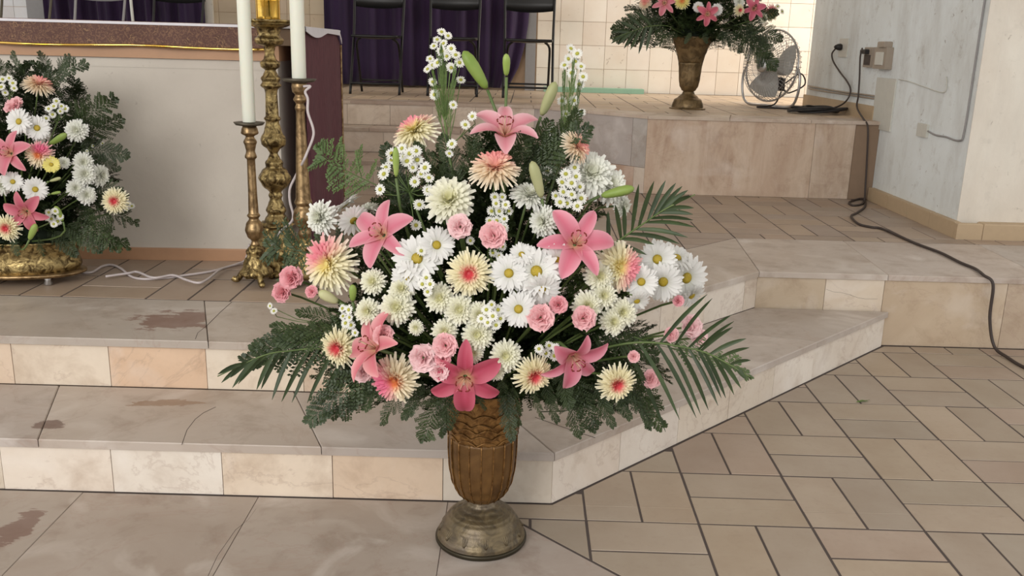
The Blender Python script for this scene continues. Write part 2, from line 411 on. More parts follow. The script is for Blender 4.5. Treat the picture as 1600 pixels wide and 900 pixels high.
slabstrip(st2, [(-4.5, 2.715), (-.065, 2.715)], [(-4.5, 3.17), (-.27, 3.17)], [.42, .60, .80], Z2, TC, {2: 'marble_red', 3: 'marble'})
slabstrip(st2, [(-.065, 2.715), (1.077, 3.857)], [(-.27, 3.17), (1.138, 4.578)], [.30, .66], Z2, TC)
slabstrip(st2, [(1.077, 3.857), (4.6, 3.857)], [(1.138, 4.578), (4.6, 4.578)], [.16, .36, .7], Z2, [(190, 182, 175), (184, 177, 170), (190, 179, 170)])
risers(st2, (-4.5, 2.728), (-.065, 2.728), [4.5 - 1.585 + .309 * k_ for k_ in range(-9, 6)], Z1, Z2 - .025, [RC[1], RC[4], RC[3], RC[4], RC[1], (226, 196, 168)])
risers(st2, (-.065, 2.728), (1.073, 3.866), [.302 * k_ for k_ in range(1, 6)], Z1, Z2 - .025, [RC[0], RC[3], RC[2]])
risers(st2, (1.073, 3.866), (4.6, 3.866), [.302, .56, 1.1, 1.6, 2.2, 2.8], .0, Z2 - .025, [(206, 190, 168), (218, 204, 186), (190, 172, 150), (184, 166, 146)])
landing_mb = MB(); landing_mb.prism([(-4.5, 3.17), (-.27, 3.17), (1.138, 4.578), (4.6, 4.578), (4.6, 6.72), (-4.5, 6.72)], Z2 - .02, Z2 - .0011)
landing = landing_mb.build('floor', 'grout', None, False, 'structure')
LTC = [(168, 150, 134), (160, 144, 130), (172, 154, 136), (164, 150, 138)]
tilefield(landing, [[(0, 1, 4.583), (0, -1, -3.175), (1, -1, -3.448)], [(0, 1, 5.968), (0, -1, -4.583), (1, 0, 2.325)], [(0, -1, -5.968), (1, 1, 6.81), (-1, 0, -.352)], [(-1, 0, -2.325), (0, -1, -4.583), (0, 1, 4.70)]],
          1.140, 4.70 , -.006, Z2, (-17, 9), (-6, 8), 0, LTC)
# cracks in the stone: thin dark grooves
def crack(parent, pts, w=.0022):
    mb = MB(); mb.tube(pts, w * .6, 4); return mb.build('crack', 'grout', parent, False)
crack(st2, [atY(u, v, 3.8665) for u, v in [(1291, 452), (1302, 456), (1314, 457), (1326, 460), (1340, 465), (1352, 467), (1371, 467)]], .002)
crack(st1, [atZ(u, v, Z1) for u, v in [(284, 695), (292, 672), (305, 655), (318, 645), (337, 636)]], .0016)
crack(st2, [atZ(u, v, Z2) for u, v in [(305, 530), (309, 520), (322, 510), (345, 487), (362, 472)]], .0016)
crack(floor, [atZ(u, v, 0) for u, v in [(325, 900), (340, 868), (368, 828), (388, 812), (400, 795)]], .0012)
crack(st1, [atZ(u, v, Z1) for u, v in [(836, 652), (870, 664), (905, 676), (930, 684)]], .0016)

# ------------------------------------------------------------------ raised platform behind
plat = structure('platform')
YP = 5.965
c_ = MB(); c_.prism([(.86, YP + .03), (4.6, YP + .03), (4.6, 9.4), (.86, 9.4)], Z2 - .01, ZP - .02); c_.prism([(.14, 6.725), (.86, YP + .03), (.86, 9.4), (.14, 9.4)], Z2 - .01, ZP - .02); c_.prism([(-6.6, 6.725), (.14, 6.725), (.14, 9.4), (-6.6, 9.4)], Z2 - .01, ZP - .02)
c_.prism([(.24, 6.935), (.95, 6.225), (3.4, 6.225), (3.4, 8.95), (.24, 8.95)], ZP - .0195, ZP - .0008); c_.box(-1.6, .239, 6.935, 8.95, ZP - .0195, ZP - .0008)
c_.build('platform_core', 'grout', plat, False)
risers(plat, (.85, YP + .01), (2.2, YP + .01), [1.09], Z2, ZP - .02, [(204, 182, 162), (200, 184, 166)], mat='marble_streak')
o = MB(); o.box(2.203, 2.358, YP + .016, YP + .0285, Z2, ZP - .022); o.build('end_strip', 'brown_strip', plat, False)
risers(plat, (.13, 6.695), (.85, 5.975), [.9], .495, ZP - .02, [(176, 168, 164), (184, 178, 174)], name='diagonal_slab')
risers(plat, (.13, 6.695), (.85, 5.975), [.93], Z2, .495, [(190, 162, 142), (208, 196, 182)], name='diagonal_slab')
risers(plat, (-6.5, 6.70), (.13, 6.70), [.31 * k_ for k_ in range(1, 21)], .665, ZP - .02, [(210, 194, 178), (216, 202, 186)])
slabstrip(plat, [(.85, YP), (2.358, YP)], [(.95, 6.22), (2.358, 6.22)], [.35, .7], ZP, [(200, 184, 168), (192, 176, 162)], thick=.022, name='edge_slab')
slabstrip(plat, [(.12, 6.69), (.85, YP)], [(.24, 6.93), (.95, 6.22)], [.5], ZP, [(196, 180, 164)], thick=.022, name='edge_slab')
slabstrip(plat, [(-6.5, 6.69), (.12, 6.69)], [(-6.5, 6.93), (.24, 6.93)], [.2, .4, .5, .6, .7, .8, .9], ZP, [(184, 166, 150), (176, 158, 144)], thick=.022, name='edge_slab')
PTC = [(196, 176, 152), (188, 168, 146), (202, 182, 156), (190, 172, 152)]
tilefield(plat, [[(0, 1, 8.95), (0, -1, -6.935), (1, 0, .24), (-1, 0, 1.6)], [(0, 1, 8.95), (-1, -1, -7.172), (0, -1, -6.225), (-1, 0, -.24), (1, 0, 3.4)]], 1.18, 6.4, -.01, ZP, (-10, 9), (-3, 10), 1, PTC, ylimit=8.3)
for (yf, yb, z0, z1, nm) in ((5.97, 6.45, Z2, .495, 'step'), (6.45, 6.70, .495, .665, 'step')):
    s_ = structure(nm); xe = .35 if z1 < .6 else .36
    c_ = MB(); c_.box(-5, xe - .02, yf + .025, 6.69, z0 + .001, z1 - .025); c_.build('step_core', 'concrete', s_, False)
    risers(s_, (-5, yf + .01), (xe, yf + .01), [.305 * k_ + .1 for k_ in range(0, 18)], z0, z1 - .025, [(214, 198, 182), (208, 192, 178), (218, 204, 188)])
    slabstrip(s_, [(-5, yf), (xe, yf)], [(-5, yb), (xe, yb)], [.25, .5, .62, .74, .86], z1, [(182, 164, 150), (176, 160, 146)])

# ------------------------------------------------------------------ walls
wb_mb = MB(); wb_mb.box(-7.5, 4.9, 9.0, 9.2, ZP - .02, 4.2); wall_back = wb_mb.build('wall_back', 'joint', None, False, 'structure')
BS = .2165
bm_ = MB(); bm_.box(-BS / 2 + .0018, BS / 2 - .0018, -.006, 0, .0018, BS - .0018); bmesh_ = bm_.mesh('wall_block', 'block', False)
def blocks(xa, xb, zt, cols):
    i0 = math.floor((xa - .61) / BS); x = .61 + i0 * BS
    while x < xb - .01:
        cx = x + BS / 2
        if xa - .12 <= cx <= xb + .1:
            for r in range(int((zt - ZP) / BS) + 1):
                o = put('wall_block', bmesh_, wall_back, color=tintc(*rnd.choice(cols), .03)); o.location = (cx, 9.0, ZP + r * BS); o.delta_location = (0, -rnd.uniform(0, .0015), 0)
        x += BS
blocks(.18, 3.75, 2.5, [(240, 230, 216), (238, 227, 212), (242, 233, 220)])
blocks(-2.95, -1.85, 2.1, [(204, 186, 160), (198, 180, 156)])
blocks(-6.2, -4.6, 2.1, [(222, 222, 224), (214, 214, 216)])
for nm, xa, xb, m in (('trim_1', .07, .165, 'grey'), ('trim_2', -3.05, -2.9, 'plaster_cream'), ('trim_3', -4.66, -4.5, 'grey')):
    mb = MB(); mb.box(xa, xb, 8.955, 8.999, ZP, 3.2); mb.build(nm, m, None, False, 'structure')

# right hand wall: side face, front face and skirting
wr = MB(); wr.box(2.36, 2.75, 4.79, 7.60, Z2, 5.2); wall_right = wr.build('wall_right', 'plaster_white', None, False, 'structure')
wf = MB(); wf.box(2.44, 4.6, 4.775, 4.787, Z2, 5.2); wf.prism([(2.36, 4.787), (2.44, 4.775), (2.44, 4.79), (2.36, 4.79)], Z2, 5.2); wall_front = wf.build('wall_front', 'plaster_cream', None, False, 'structure')
bb = structure('baseboard_right')
def wavytop(x0, y0, x1, y1, t, z0, z1, n=1):
    mb = MB(); mb.prism([(x0, y0), (x1, y1), (x1 + (t if y1 != y0 else 0), y1 + (t if y1 == y0 else 0)), (x0 + (t if y1 != y0 else 0), y0 + (t if y1 == y0 else 0))], z0, z1, ch=.004); return mb
for ya, yb in ((4.73, 5.03), (5.033, 5.33), (5.333, 5.63), (5.633, 5.955)):
    mb = MB(); mb.box(2.325, 2.36, ya, yb, Z2, Z2 + .085, ch=.006); mb.build('skirting_tile', 'tan', bb, False)
for xa, xb in ((2.325, 2.46), (2.463, 2.76), (2.763, 3.06), (3.063, 3.4), (3.403, 4.5)):
    mb = MB(); mb.box(xa, xb, 4.70, 4.728 if xa < 2.4 else 4.775, Z2, Z2 + .085, ch=.006); mb.build('skirting_tile', 'tan', bb, False)
for ya, yb in ((6.1, 6.6), (6.603, 7.1), (7.103, 7.62)):
    mb = MB(); mb.box(2.345, 2.36, ya, yb, ZP, ZP + .09, ch=.004); mb.build('skirting_tile', 'tan', bb, False)
# wall fittings
def wbox(mb, ua, va, ub, vb, dep, x=2.36):
    p, q = atX(ua, va, x), atX(ub, vb, x); y0, y1 = sorted((p.y, q.y)); z0, z1 = sorted((p.z, q.z)); mb.box(x - dep, x - .0005, y0, y1, z0, z1, ch=.003); return (y0 + y1) / 2, (z0 + z1) / 2
mb = MB(); mb.box(2.35, 2.3595, 5.805, 6.115, .785, 1.11, ch=.003)
tag(mb.build('cover_panel', 'white_paint', None, False), 'plain off-white metal cover panel fixed low on the stained white wall', 'panel')
t = thing('wall_socket', 'old beige switch box with rounded top on the stained white wall', 'switch box', (2.36, 6.02, 1.25))
mb = MB(); mb.box(-.045, -.0005, -.10, .10, -.085, .05, ch=.006); mb.build('box', 'old_plastic', t, False)
mb = MB(); mb.box(-.055, -.0005, -.07, .04, .05, .085, ch=.006); mb.build('cap', 'old_plastic', t, False)
mb = MB(); mb.box(-.052, -.045, -.06, .06, -.06, .02, ch=.003); mb.build('plate', 'white_paint', t, False)
t = thing('power_outlet', 'narrow dark-fronted outlet with a plug in it, beside the switch box', 'outlet', (2.36, 6.27, 1.24))
mb = MB(); mb.box(-.03, -.0005, -.07, .07, -.07, .06, ch=.004); mb.build('faceplate', 'old_plastic', t, False)
mb = MB(); mb.box(-.034, -.03, -.05, .05, -.055, .01); mb.build('socket_slot', 'brown_cable', t, False)
mb = MB(); mb.box(-.06, -.03, -.02, .07, .015, .045, ch=.006); mb.build('plug', 'black_rubber', t, False)
t = thing('power_outlet', 'white flush outlet with a black plug nearest the fan on the white wall', 'outlet', (2.36, 6.86, 1.30))
mb = MB(); mb.box(-.008, -.0005, -.12, .06, -.07, .06, ch=.003); mb.build('faceplate', 'white_paint', t, False)
mb = MB(); mb.lathe([(.012, -.05), (.022, -.03), (.024, -.01), (.02, 0)], 12); o = mb.build('plug', 'black_rubber', t); o.rotation_euler = (0, PI / 2, 0); o.location = (-.008, 0, 0)
mb = MB(); mb.box(2.345, 2.3595, 5.27, 5.40, .80, .875, ch=.003)
tag(mb.build('blank_plate', 'white_paint', None, False), 'small whitewashed blanking plate low on the white wall near its corner', 'plate')
def cable(name, pts, r, mat, label, cat='cable', n=6, group=None):
    mb = MB(); mb.tube(smoothpath(pts, n), r, 6); return tag(mb.build(name, mat), label, cat, group)
cable('wall_conduit', [atX(u, v, 2.352) for u, v in [(1263, 134), (1290, 139), (1320, 144), (1345, 147), (1366, 150)]], .006, 'old_plastic', 'upper of two thin painted cables running level along the white wall', 'cable')
cable('wall_conduit', [atX(u, v, 2.352) for u, v in [(1263, 138), (1290, 143), (1320, 147), (1345, 151), (1366, 154)]], .006, 'old_plastic', 'lower of two thin painted cables running level along the white wall', 'cable')
cable('wall_cable', [atX(u, v, 2.352) for u, v in [(1450, 205), (1462, 211), (1478, 214), (1492, 219), (1502, 219), (1505, 212)]] + [Vector((2.352, 4.835, z)) for z in (.95, 1.2, 1.6, 2.2)], .005, 'grey', 'thin painted-over cable from blanking plate up the wall corner')
cable('wall_cable', [atX(u, v, 2.356) for u, v in [(1404, 124), (1420, 127), (1445, 136), (1476, 144), (1479, 120)]], .003, 'white_paint', 'faint painted-over wire stepping right from the cover panel top')
cable('power_cable', [(2.30, 6.86, 1.30)] + [atX(u, v, 2.33) for u, v in [(1306, 75), (1300, 84), (1302, 96), (1312, 112), (1324, 128), (1329, 142)]] + [atX(1322, 158, 2.31), atX(1304, 168, 2.28), Vector((2.16, 6.75, .85))], .006, 'brown_cable', 'dark cable hanging in an S from the plug nearest the fan to the coil')
cable('power_cable', [(2.30, 6.30, 1.27)] + [atX(u, v, 2.325) for u, v in [(1347, 76), (1344, 90), (1343, 120), (1341, 150), (1339, 168)]] + [Vector((2.27, 6.05, .845)), Vector((2.26, 5.93, .80)), Vector((2.28, 5.93, .6)), Vector((2.29, 5.92, .4)), Vector((2.28, 5.88, .335))], .006, 'brown_cable', 'dark cable dropping from the narrow outlet down the platform end')
cable('power_cable', [Vector((2.285, 5.90, .34))] + [atZ(u, v, Z2 + .007) for u, v in [(1342, 311), (1327, 316), (1333, 321), (1348, 318), (1350, 308), (1352, 322), (1340, 332), (1330, 338), (1342, 350), (1362, 355), (1380, 358), (1430, 380), (1470, 395), (1500, 410), (1524, 420), (1537, 430)]] + [Vector((2.09, 3.835, .30)), Vector((2.10, 3.835, .15)), Vector((2.125, 3.81, .03)), Vector((2.14, 3.72, .008)), Vector((2.16, 3.55, .007)), Vector((2.3, 3.3, .007))], .007, 'brown_cable', 'long dark cable snaking over the landing and down the right step')
# coil of cable by the fan
pts = []
for i in range(150):
    a = i * .33; r = .13 + .035 * math.sin(i * .21) + .02 * math.sin(i * .077)
    pts.append(Vector((2.14 + r * 1.15 * math.cos(a), 6.60 + r * .9 * math.sin(a), ZP + .012 + .012 * (1 + math.sin(i * .55)) + .0001 * i)))
cable('coiled_cable', pts, .008, 'black_rubber', 'loose flat coil of black cable lying on the platform beside the white wall', 'cable', 2)

# unseen roof added to block top light, cut short to light the back wall (daylight comes in at the sides)
mb = MB(); mb.box(-9, 5.0, -1.2, 8.3, 4.9, 5.1); mb.build('added_shade_roof', 'plaster_cream', None, False, 'structure')

# ------------------------------------------------------------------ curtains
def curtain(xa, xb, y, z0, z1, label, sweep=False):
    mb = MB(); nx, nz = 90, 14; vs = []
    for j in range(nz + 1):
        for i in range(nx + 1):
            t = i / nx; w = j / nz; x = xa + (xb - xa) * t
            if sweep and t > .8: x -= (t - .8) / .2 * .20 * (1 - w) ** 9
            d = .035 * math.sin(t * 46 + 1.3 * math.sin(t * 9)) + .02 * math.sin(t * 101 + w * 2)
            vs.append((x, y + d, z0 + (z1 - z0) * w))
    off = len(vs); vs += [(a, b + .012, c) for a, b, c in vs]
    q = lambda i, j: j * (nx + 1) + i
    fs = [(q(i, j), q(i + 1, j), q(i + 1, j + 1), q(i, j + 1)) for j in range(nz) for i in range(nx)]
    fs += [tuple(off + k_ for k_ in f[::-1]) for f in fs]
    for i in range(nx): fs += [(q(i, 0), off + q(i, 0), off + q(i + 1, 0), q(i + 1, 0))]
    for j in range(nz): fs += [(q(nx, j), off + q(nx, j), off + q(nx, j + 1), q(nx, j + 1)), (q(0, j + 1), off + q(0, j + 1), off + q(0, j), q(0, j))]
    mb.add(vs, fs); return tag(mb.build('curtain', 'purple'), label, 'curtain')
curtain(-1.83, .11, 8.87, ZP + .02, 3.6, 'wide dark purple curtain hanging behind the three folding chairs', True)
curtain(-4.46, -2.96, 8.87, ZP + .01, 3.6, 'dark purple curtain hanging behind the left end of the altar')
# ------------------------------------------------------------------ folding chairs
def chair(px, y, label, mat='black_metal', group='folding chairs in a row before the purple curtains'):
    t = thing('folding_chair', label, 'chair', (px, y, ZP), 0, group)
    for s in (-1, 1):
        mb = MB(); mb.tube(smoothpath([(s * .20, -.20, .0), (s * .20, -.06, .28), (s * .20, .04, .50), (s * .205, .13, .76), (s * .205, .17, .95)], 4), .011, 8); mb.build('front_leg', mat, t)
        mb = MB(); mb.tube(smoothpath([(s * .175, .23, .0), (s * .175, .08, .26), (s * .17, -.02, .40), (s * .13, -.08, .445)], 4), .010, 8); mb.build('rear_leg', mat, t)
    mb = MB(); W, D = .195, .18; prof = []
    n = 9
    for j in range(n):
        for i in range(n):
            u, v = i / (n - 1) * 2 - 1, j / (n - 1) * 2 - 1
            prof.append((W * u * (1 - .06 * v * v), D * v - .03, .468 - .012 * (1 - u * u) * (1 - v * v)))
    off = len(prof); vs = prof + [(a, b, c - .02) for a, b, c in prof]
    fs = [(j * n + i, j * n + i + 1, (j + 1) * n + i + 1, (j + 1) * n + i) for j in range(n - 1) for i in range(n - 1)]
    fs += [tuple(off + k_ for k_ in f[::-1]) for f in fs]
    for i in range(n - 1):
        for a, b in ((i, i + 1), ((n - 1) * n + i + 1, (n - 1) * n + i), ((i + 1) * n, i * n), (i * n + n - 1, (i + 1) * n + n - 1)): fs.append((a, off + a, off + b, b))
    mb.add(vs, fs); mb.build('seat', mat, t)
    mb = MB(); vs = []; m = 13
    for k_ in range(2):
        for j in range(5):
            for i in range(m):
                u = i / (m - 1) * 2 - 1; z = .70 + .24 * j / 4 - (.018 * (1 - u * u) if j == 0 else 0)
                vs.append((.215 * u, .115 + (z - .7) * .2 + .03 * (1 - u * u) + k_ * .012, z))
    q = lambda k_, j, i: k_ * 5 * m + j * m + i; fs = []
    for j in range(4):
        for i in range(m - 1):
            fs += [(q(0, j, i), q(0, j, i + 1), q(0, j + 1, i + 1), q(0, j + 1, i)), (q(1, j, i + 1), q(1, j, i), q(1, j + 1, i), q(1, j + 1, i + 1))]
    for i in range(m - 1): fs += [(q(0, 0, i + 1), q(0, 0, i), q(1, 0, i), q(1, 0, i + 1)), (q(0, 4, i), q(0, 4, i + 1), q(1, 4, i + 1), q(1, 4, i))]
    for j in range(4): fs += [(q(0, j, 0), q(0, j + 1, 0), q(1, j + 1, 0), q(1, j, 0)), (q(0, j + 1, m - 1), q(0, j, m - 1), q(1, j, m - 1), q(1, j + 1, m - 1))]
    mb.add(vs, fs); mb.build('backrest', mat, t)
    mb = MB(); mb.tube([(-.20, -.17, .085), (.20, -.17, .085)], .009, 8); mb.tube([(-.175, .19, .10), (.175, .19, .10)], .008, 8); mb.build('crossbar', mat, t)
    return t
chair(-1.16, 7.75, 'black metal folding chair just right of the altar, leftmost of three')
chair(-.53, 7.75, 'black metal folding chair, middle one of the three at the purple curtain')
chair(.085, 7.75, 'black metal folding chair, right end one half against the cream wall')
chair(-2.82, 7.75, 'black folding chair in shadow behind the altar, before the left curtain')
chair(-3.47, 7.75, 'grey metal folding chair behind the altar at the left curtain', 'grey')
chair(-4.08, 7.75, 'dark grey folding chair behind the altar at the far left edge', 'pan')
mb = MB(); p = atY(207, 0, 6.9); mb.tube([(p.x + .005, 6.9, ZP + .02), (p.x - .01, 6.9, 1.4), (p.x - .02, 6.9, 1.9)], .011, 8); mb.lathe([(.11, ZP), (.11, ZP + .012), (.02, ZP + .02), (.012, ZP + .05)], 20, cx=p.x + .005, cy=6.9)
tag(mb.build('slender_stand', 'white_paint'), 'slender cream upright stand rising behind the altar', 'stand')
# green plank
t = MB(); a, b = atZ(893, 146, ZP), atZ(1003, 147, ZP); t.box(.25, 1.2, 8.80, 8.93, ZP + .001, ZP + .045, ch=.003)
tag(t.build('painted_plank', 'green_plank', None, False), 'mint green painted plank lying along the foot of the cream wall', 'plank')

# ------------------------------------------------------------------ altar
AR = .05
alt = thing('altar', 'plastered cream altar block with terracotta bands top and bottom', 'altar', (-1.0, 3.80, Z2), AR)
mb = MB(); mb.box(-2.6, .02, .01, .95, .05, .80); mb.build('body', 'plaster_altar', alt, False)
mb = MB(); mb.box(-2.6, .02, 0, .95, .0, .052, ch=.003); mb.build('base_band', 'terracotta', alt, False)
mb = MB(); mb.box(-2.6, .03, -.005, .95, .838, .90, ch=.002); mb.build('top_band', 'terracotta', alt, False)
mb = MB(); mb.box(-2.65, .12, -.02, 1.02, .90, .965, ch=.004); mb.build('table_top', 'brown_strip', alt, False)
mb = MB(); mb.box(-2.6, .02, .008, .95, .80, .838, ch=.001); mb.build('neck', 'plaster_altar', alt, False)
# brocade frontal with gold edging
fr = thing('altar_frontal', 'brown brocade altar frontal with a thin gold lower edge', 'altar cloth', (-1.0, 3.80, Z2), AR)
mb = MB(); nx, nz = 120, 4; vs = []
for k_ in range(2):
    for j in range(nz + 1):
        for i in range(nx + 1):
            x = -2.62 + 2.60 * i / nx; w = j / nz; vs.append((x, -.03 - k_ * -.006 + (1 - w) * .006 * math.sin(x * 21), .885 + .094 * w + (1 - w) * .003 * math.sin(x * 9)))
off = (nx + 1) * (nz + 1); fs = []
for j in range(nz):
    for i in range(nx):
        a = j * (nx + 1) + i; fs += [(a, a + 1, a + nx + 2, a + nx + 1), (off + a + 1, off + a, off + a + nx + 1, off + a + nx + 2)]
mb.add(vs, fs); mb.build('brocade', 'brocade', fr)
mb = MB(); mb.tube([(-2.62 + 2.60 * i / 60, -.033 + .006 * math.sin((-2.62 + 2.60 * i / 60) * 21), .884 + .003 * math.sin((-2.62 + 2.60 * i / 60) * 9)) for i in range(61)], .005, 6); mb.build('gold_trim', 'gold_shiny', fr)
mb = MB(); mb.tube([(-.02, -.036, .975), (-.018, -.036, .93), (-.02, -.036, .885)], .005, 6); mb.build('gold_trim', 'gold_plain', fr)
# maroon side cloth
sd = thing('side_cloth', 'dark maroon velvet cloth hanging down the right end of the altar', 'altar cloth', (-1.0, 3.80, Z2), AR)
mb = MB(); ny, nz = 40, 18; vs = []
for k_ in range(2):
    for j in range(nz + 1):
        for i in range(ny + 1):
            t_ = i / ny; w = j / nz; y = -.0 + 1.03 * t_; z = .10 + .87 * w
            if t_ > .9 and w > .93: z -= (t_ - .9) / .1 * .05
            vs.append((.132 + .007 * math.sin(t_ * 17) * (1 - w) + .01 * (1 - w) - k_ * .006, y + .015 * (1 - w), z))
off = (ny + 1) * (nz + 1); fs = []
for j in range(nz):
    for i in range(ny):
        a = j * (ny + 1) + i; fs += [(a, a + 1, a + ny + 2, a + ny + 1), (off + a + 1, off + a, off + a + ny + 1, off + a + ny + 2)]
for j in range(nz):
    for a in (j * (ny + 1), j * (ny + 1) + ny): fs.append((a, a + ny + 1, off + a + ny + 1, off + a))
mb.add(vs, fs); mb.build('velvet', 'maroon', sd)
mb = MB(); mb.tube([(.136, 1.035, .905 - .79 * i / 20) for i in range(21)], .006, 6); mb.build('gold_trim', 'gold_plain', sd)
# white top cloth with wavy overhang at the end
mb = MB(); vs = []; n = 50
mb.box(-2.64, .138, -.032, 1.02, .967, .977)
nn = 46
for k_ in range(2):
    for i in range(nn + 1):
        t_ = i / nn; y = -.03 + 1.04 * t_; dr = .012 + .026 * max(0, math.sin(t_ * 5.2 + .3)) ** 1.2 + .015 * t_
        vs += [(.141 + k_ * .004, y, .977 - (.04 * max(0, t_ - .93) / .07)), (.143 + k_ * .004, y, .977 - dr - (.04 * max(0, t_ - .93) / .07))]
m = 2 * (nn + 1)
fs = []
for i in range(nn): a = 2 * i; fs += [(a, a + 1, a + 3, a + 2), (m + a + 1, m + a, m + a + 2, m + a + 3), (a + 1, m + a + 1, m + a + 3, a + 3), (a, a + 2, m + a + 2, m + a)]
mb.add(vs, fs)
o = mb.build('top_cloth', 'white_cloth', None, False); o.location = (-1.0, 3.80, Z2); o.rotation_euler = (0, 0, AR)
tag(o, 'white linen cloth edge on the altar top with a scalloped end', 'altar cloth')

# ------------------------------------------------------------------ candlesticks
def prof_px(rows, z0, zpp, y0, mpp): return [(hw * mpp, z0 + (y0 - y) * zpp) for y, hw in rows][::-1]
def dense(pr, k_=3):
    out = []
    for i in range(len(pr) - 1):
        for s in range(k_):
            t = s / k_; e = t * t * (3 - 2 * t); out.append((pr[i][0] + (pr[i + 1][0] - pr[i][0]) * e, pr[i][1] + (pr[i + 1][1] - pr[i][1]) * t))
    return out + [pr[-1]]
def feet(t, R, h, mat, n=3, ph=0):
    for k_ in range(n):
        a = ph + 2 * PI * k_ / n; mb = MB(); ca, sa = math.cos(a), math.sin(a)
        mb.tube(smoothpath([(ca * R * .35, sa * R * .35, h * 1.3), (ca * R * .6, sa * R * .6, h * 1.0), (ca * R * .85, sa * R * .85, h * .35), (ca * R, sa * R, .012), (ca * R * 1.12, sa * R * 1.12, .018)], 4), h * .28, 8, r1=.011)
        mb.build('foot', mat, t)
def ornate(amp, k1): return lambda a, z: 1 + amp * math.cos(a * k1) * math.sin(z * 90) + amp * .5 * math.cos(a * (k1 + 4) + z * 60)
# small left stick
L = atZ(405, 440, Z2)
t = thing('candlestick', 'small slim brass candlestick with three feet nearest the cream altar front', 'candlestick', (-1.0, 3.44, Z2))
mb = MB(); mb.lathe(dense(prof_px([(196, 10), (202, 12), (207, 13), (212, 6), (220, 10), (226, 8), (234, 6.5), (243, 9), (247, 6), (290, 6.5), (329, 7.5), (333, 10), (338, 7), (346, 12), (356, 14), (366, 11), (373, 5), (380, 7)], 0, .002484, 441, .00252)), 28); mb.build('shaft', 'gold_plain', t)
mb = MB(); mb.lathe(dense(prof_px([(378, 6), (388, 13), (396, 12), (404, 16), (414, 19), (424, 24), (430, 20)], 0, .002484, 441, .00252)), 40, mod=ornate(.10, 6)); mb.build('base', 'gold_ornate', t)
feet(t, .085, .045, 'gold_ornate', 3, -PI / 2 + .5)
mb = MB(); mb.lathe([(.012, .606), (.05, .612), (.058, .622), (.054, .622), (.02, .615), (.02, .64)], 28); mb.build('drip_pan', 'pan', t)
def candle(x, y, z0, z1, r, lean, label):
    t = thing('candle', label, 'candle', (x, y, z0)); mb = MB(); H_ = z1 - z0
    mb.lathe([(r * .96, 0), (r, .004), (r, H_ * .5), (r * .97, H_ - .01), (r * .7, H_), (.003, H_ - .006)], 28); mb.build('wax', 'wax', t)
    mb = MB(); mb.tube([(0, 0, H_ - .008), (.001, 0, H_ + .006), (.004, 0, H_ + .014)], .0016, 5); mb.build('wick', 'black_rubber', t); return t
candle(-1.0, 3.44, Z2 + .622, 1.72, .024, 0, 'tall slim white candle on the small left candlestick before the altar')
# right stick
t = thing('candlestick', 'slim brass candlestick with tapering shaft beside the maroon side cloth', 'candlestick', (-.807, 3.44, Z2))
mb = MB(); mb.lathe(dense(prof_px([(127, 11), (133, 12), (140, 11), (145, 7), (152, 10), (158, 6), (164, 8), (170, 6.5), (240, 9), (300, 11.5), (307, 14), (312, 11), (320, 15), (330, 17), (340, 14), (348, 8), (356, 10), (366, 6)], 0, .00249, 437, .00246)), 28); mb.build('shaft', 'gold_plain', t)
mb = MB(); mb.lathe(dense(prof_px([(362, 7), (372, 14), (382, 13), (392, 17), (405, 20), (418, 25), (426, 21)], 0, .00249, 437, .00246)), 40, mod=ornate(.10, 6)); mb.build('base', 'gold_ornate', t)
feet(t, .075, .045, 'gold_ornate', 3, -PI / 2 - .4)
mb = MB(); mb.lathe([(.012, .768), (.055, .776), (.064, .786), (.06, .786), (.02, .779), (.02, .80)], 28); mb.build('drip_pan', 'pan', t)
candle(-.807, 3.44, Z2 + .786, 1.80, .026, 0, 'tall white candle on the right candlestick beside the maroon cloth')
# big central stick
t = thing('candlestick', 'large ornate brass candlestick with vase-shaped knops between two slim ones', 'candlestick', (-.963, 3.63, Z2))
zp, mp_ = .00254, .00256
mb = MB(); mb.lathe(dense(prof_px([(40, 36), (43, 30), (48, 18), (57, 16), (64, 22), (70, 20), (74, 9), (84, 7), (92, 9), (98, 15), (104, 14), (109, 8), (116, 11), (121, 15), (127, 13), (132, 16), (138, 10), (144, 9), (178, 10), (182, 13), (187, 10), (200, 13), (214, 19), (222, 18), (230, 9), (236, 6), (243, 9), (250, 14), (257, 13), (262, 19), (275, 25), (286, 20), (297, 9), (302, 11), (308, 9), (316, 12), (326, 16), (332, 13), (340, 18), (346, 20)], 0, zp, 427, mp_)), 40, mod=lambda a, z: 1 + (.05 * math.cos(a * 8) if .36 < z < .41 or .50 < z < .56 else .0)); mb.build('shaft', 'gold_ornate', t)
mb = MB(); mb.lathe(dense(prof_px([(344, 22), (349, 29), (353, 20), (362, 24), (375, 31), (390, 38), (402, 34), (412, 36), (420, 28)], 0, zp, 427, mp_)), 48, mod=ornate(.09, 6)); mb.build('base', 'gold_ornate', t)
feet(t, .115, .05, 'gold_ornate', 3, -PI / 2 + .2)
mb = MB(); mb.lathe([(.05, .982), (.088, .985), (.094, .995), (.088, .997), (.05, .99)], 32); mb.build('drip_pan', 'gold_ornate', t)
mb = MB(); mb.lathe([(.044, .992), (.046, 1.0), (.046, 1.065), (.048, 1.07), (.045, 1.072), (.040, 1.06), (.040, 1.01)], 32); mb.build('candle_socket', 'gold_shiny', t)
candle(-.963, 3.63, Z2 + 1.01, 1.75, .038, 0, 'thick white candle in the polished socket of the large candlestick')
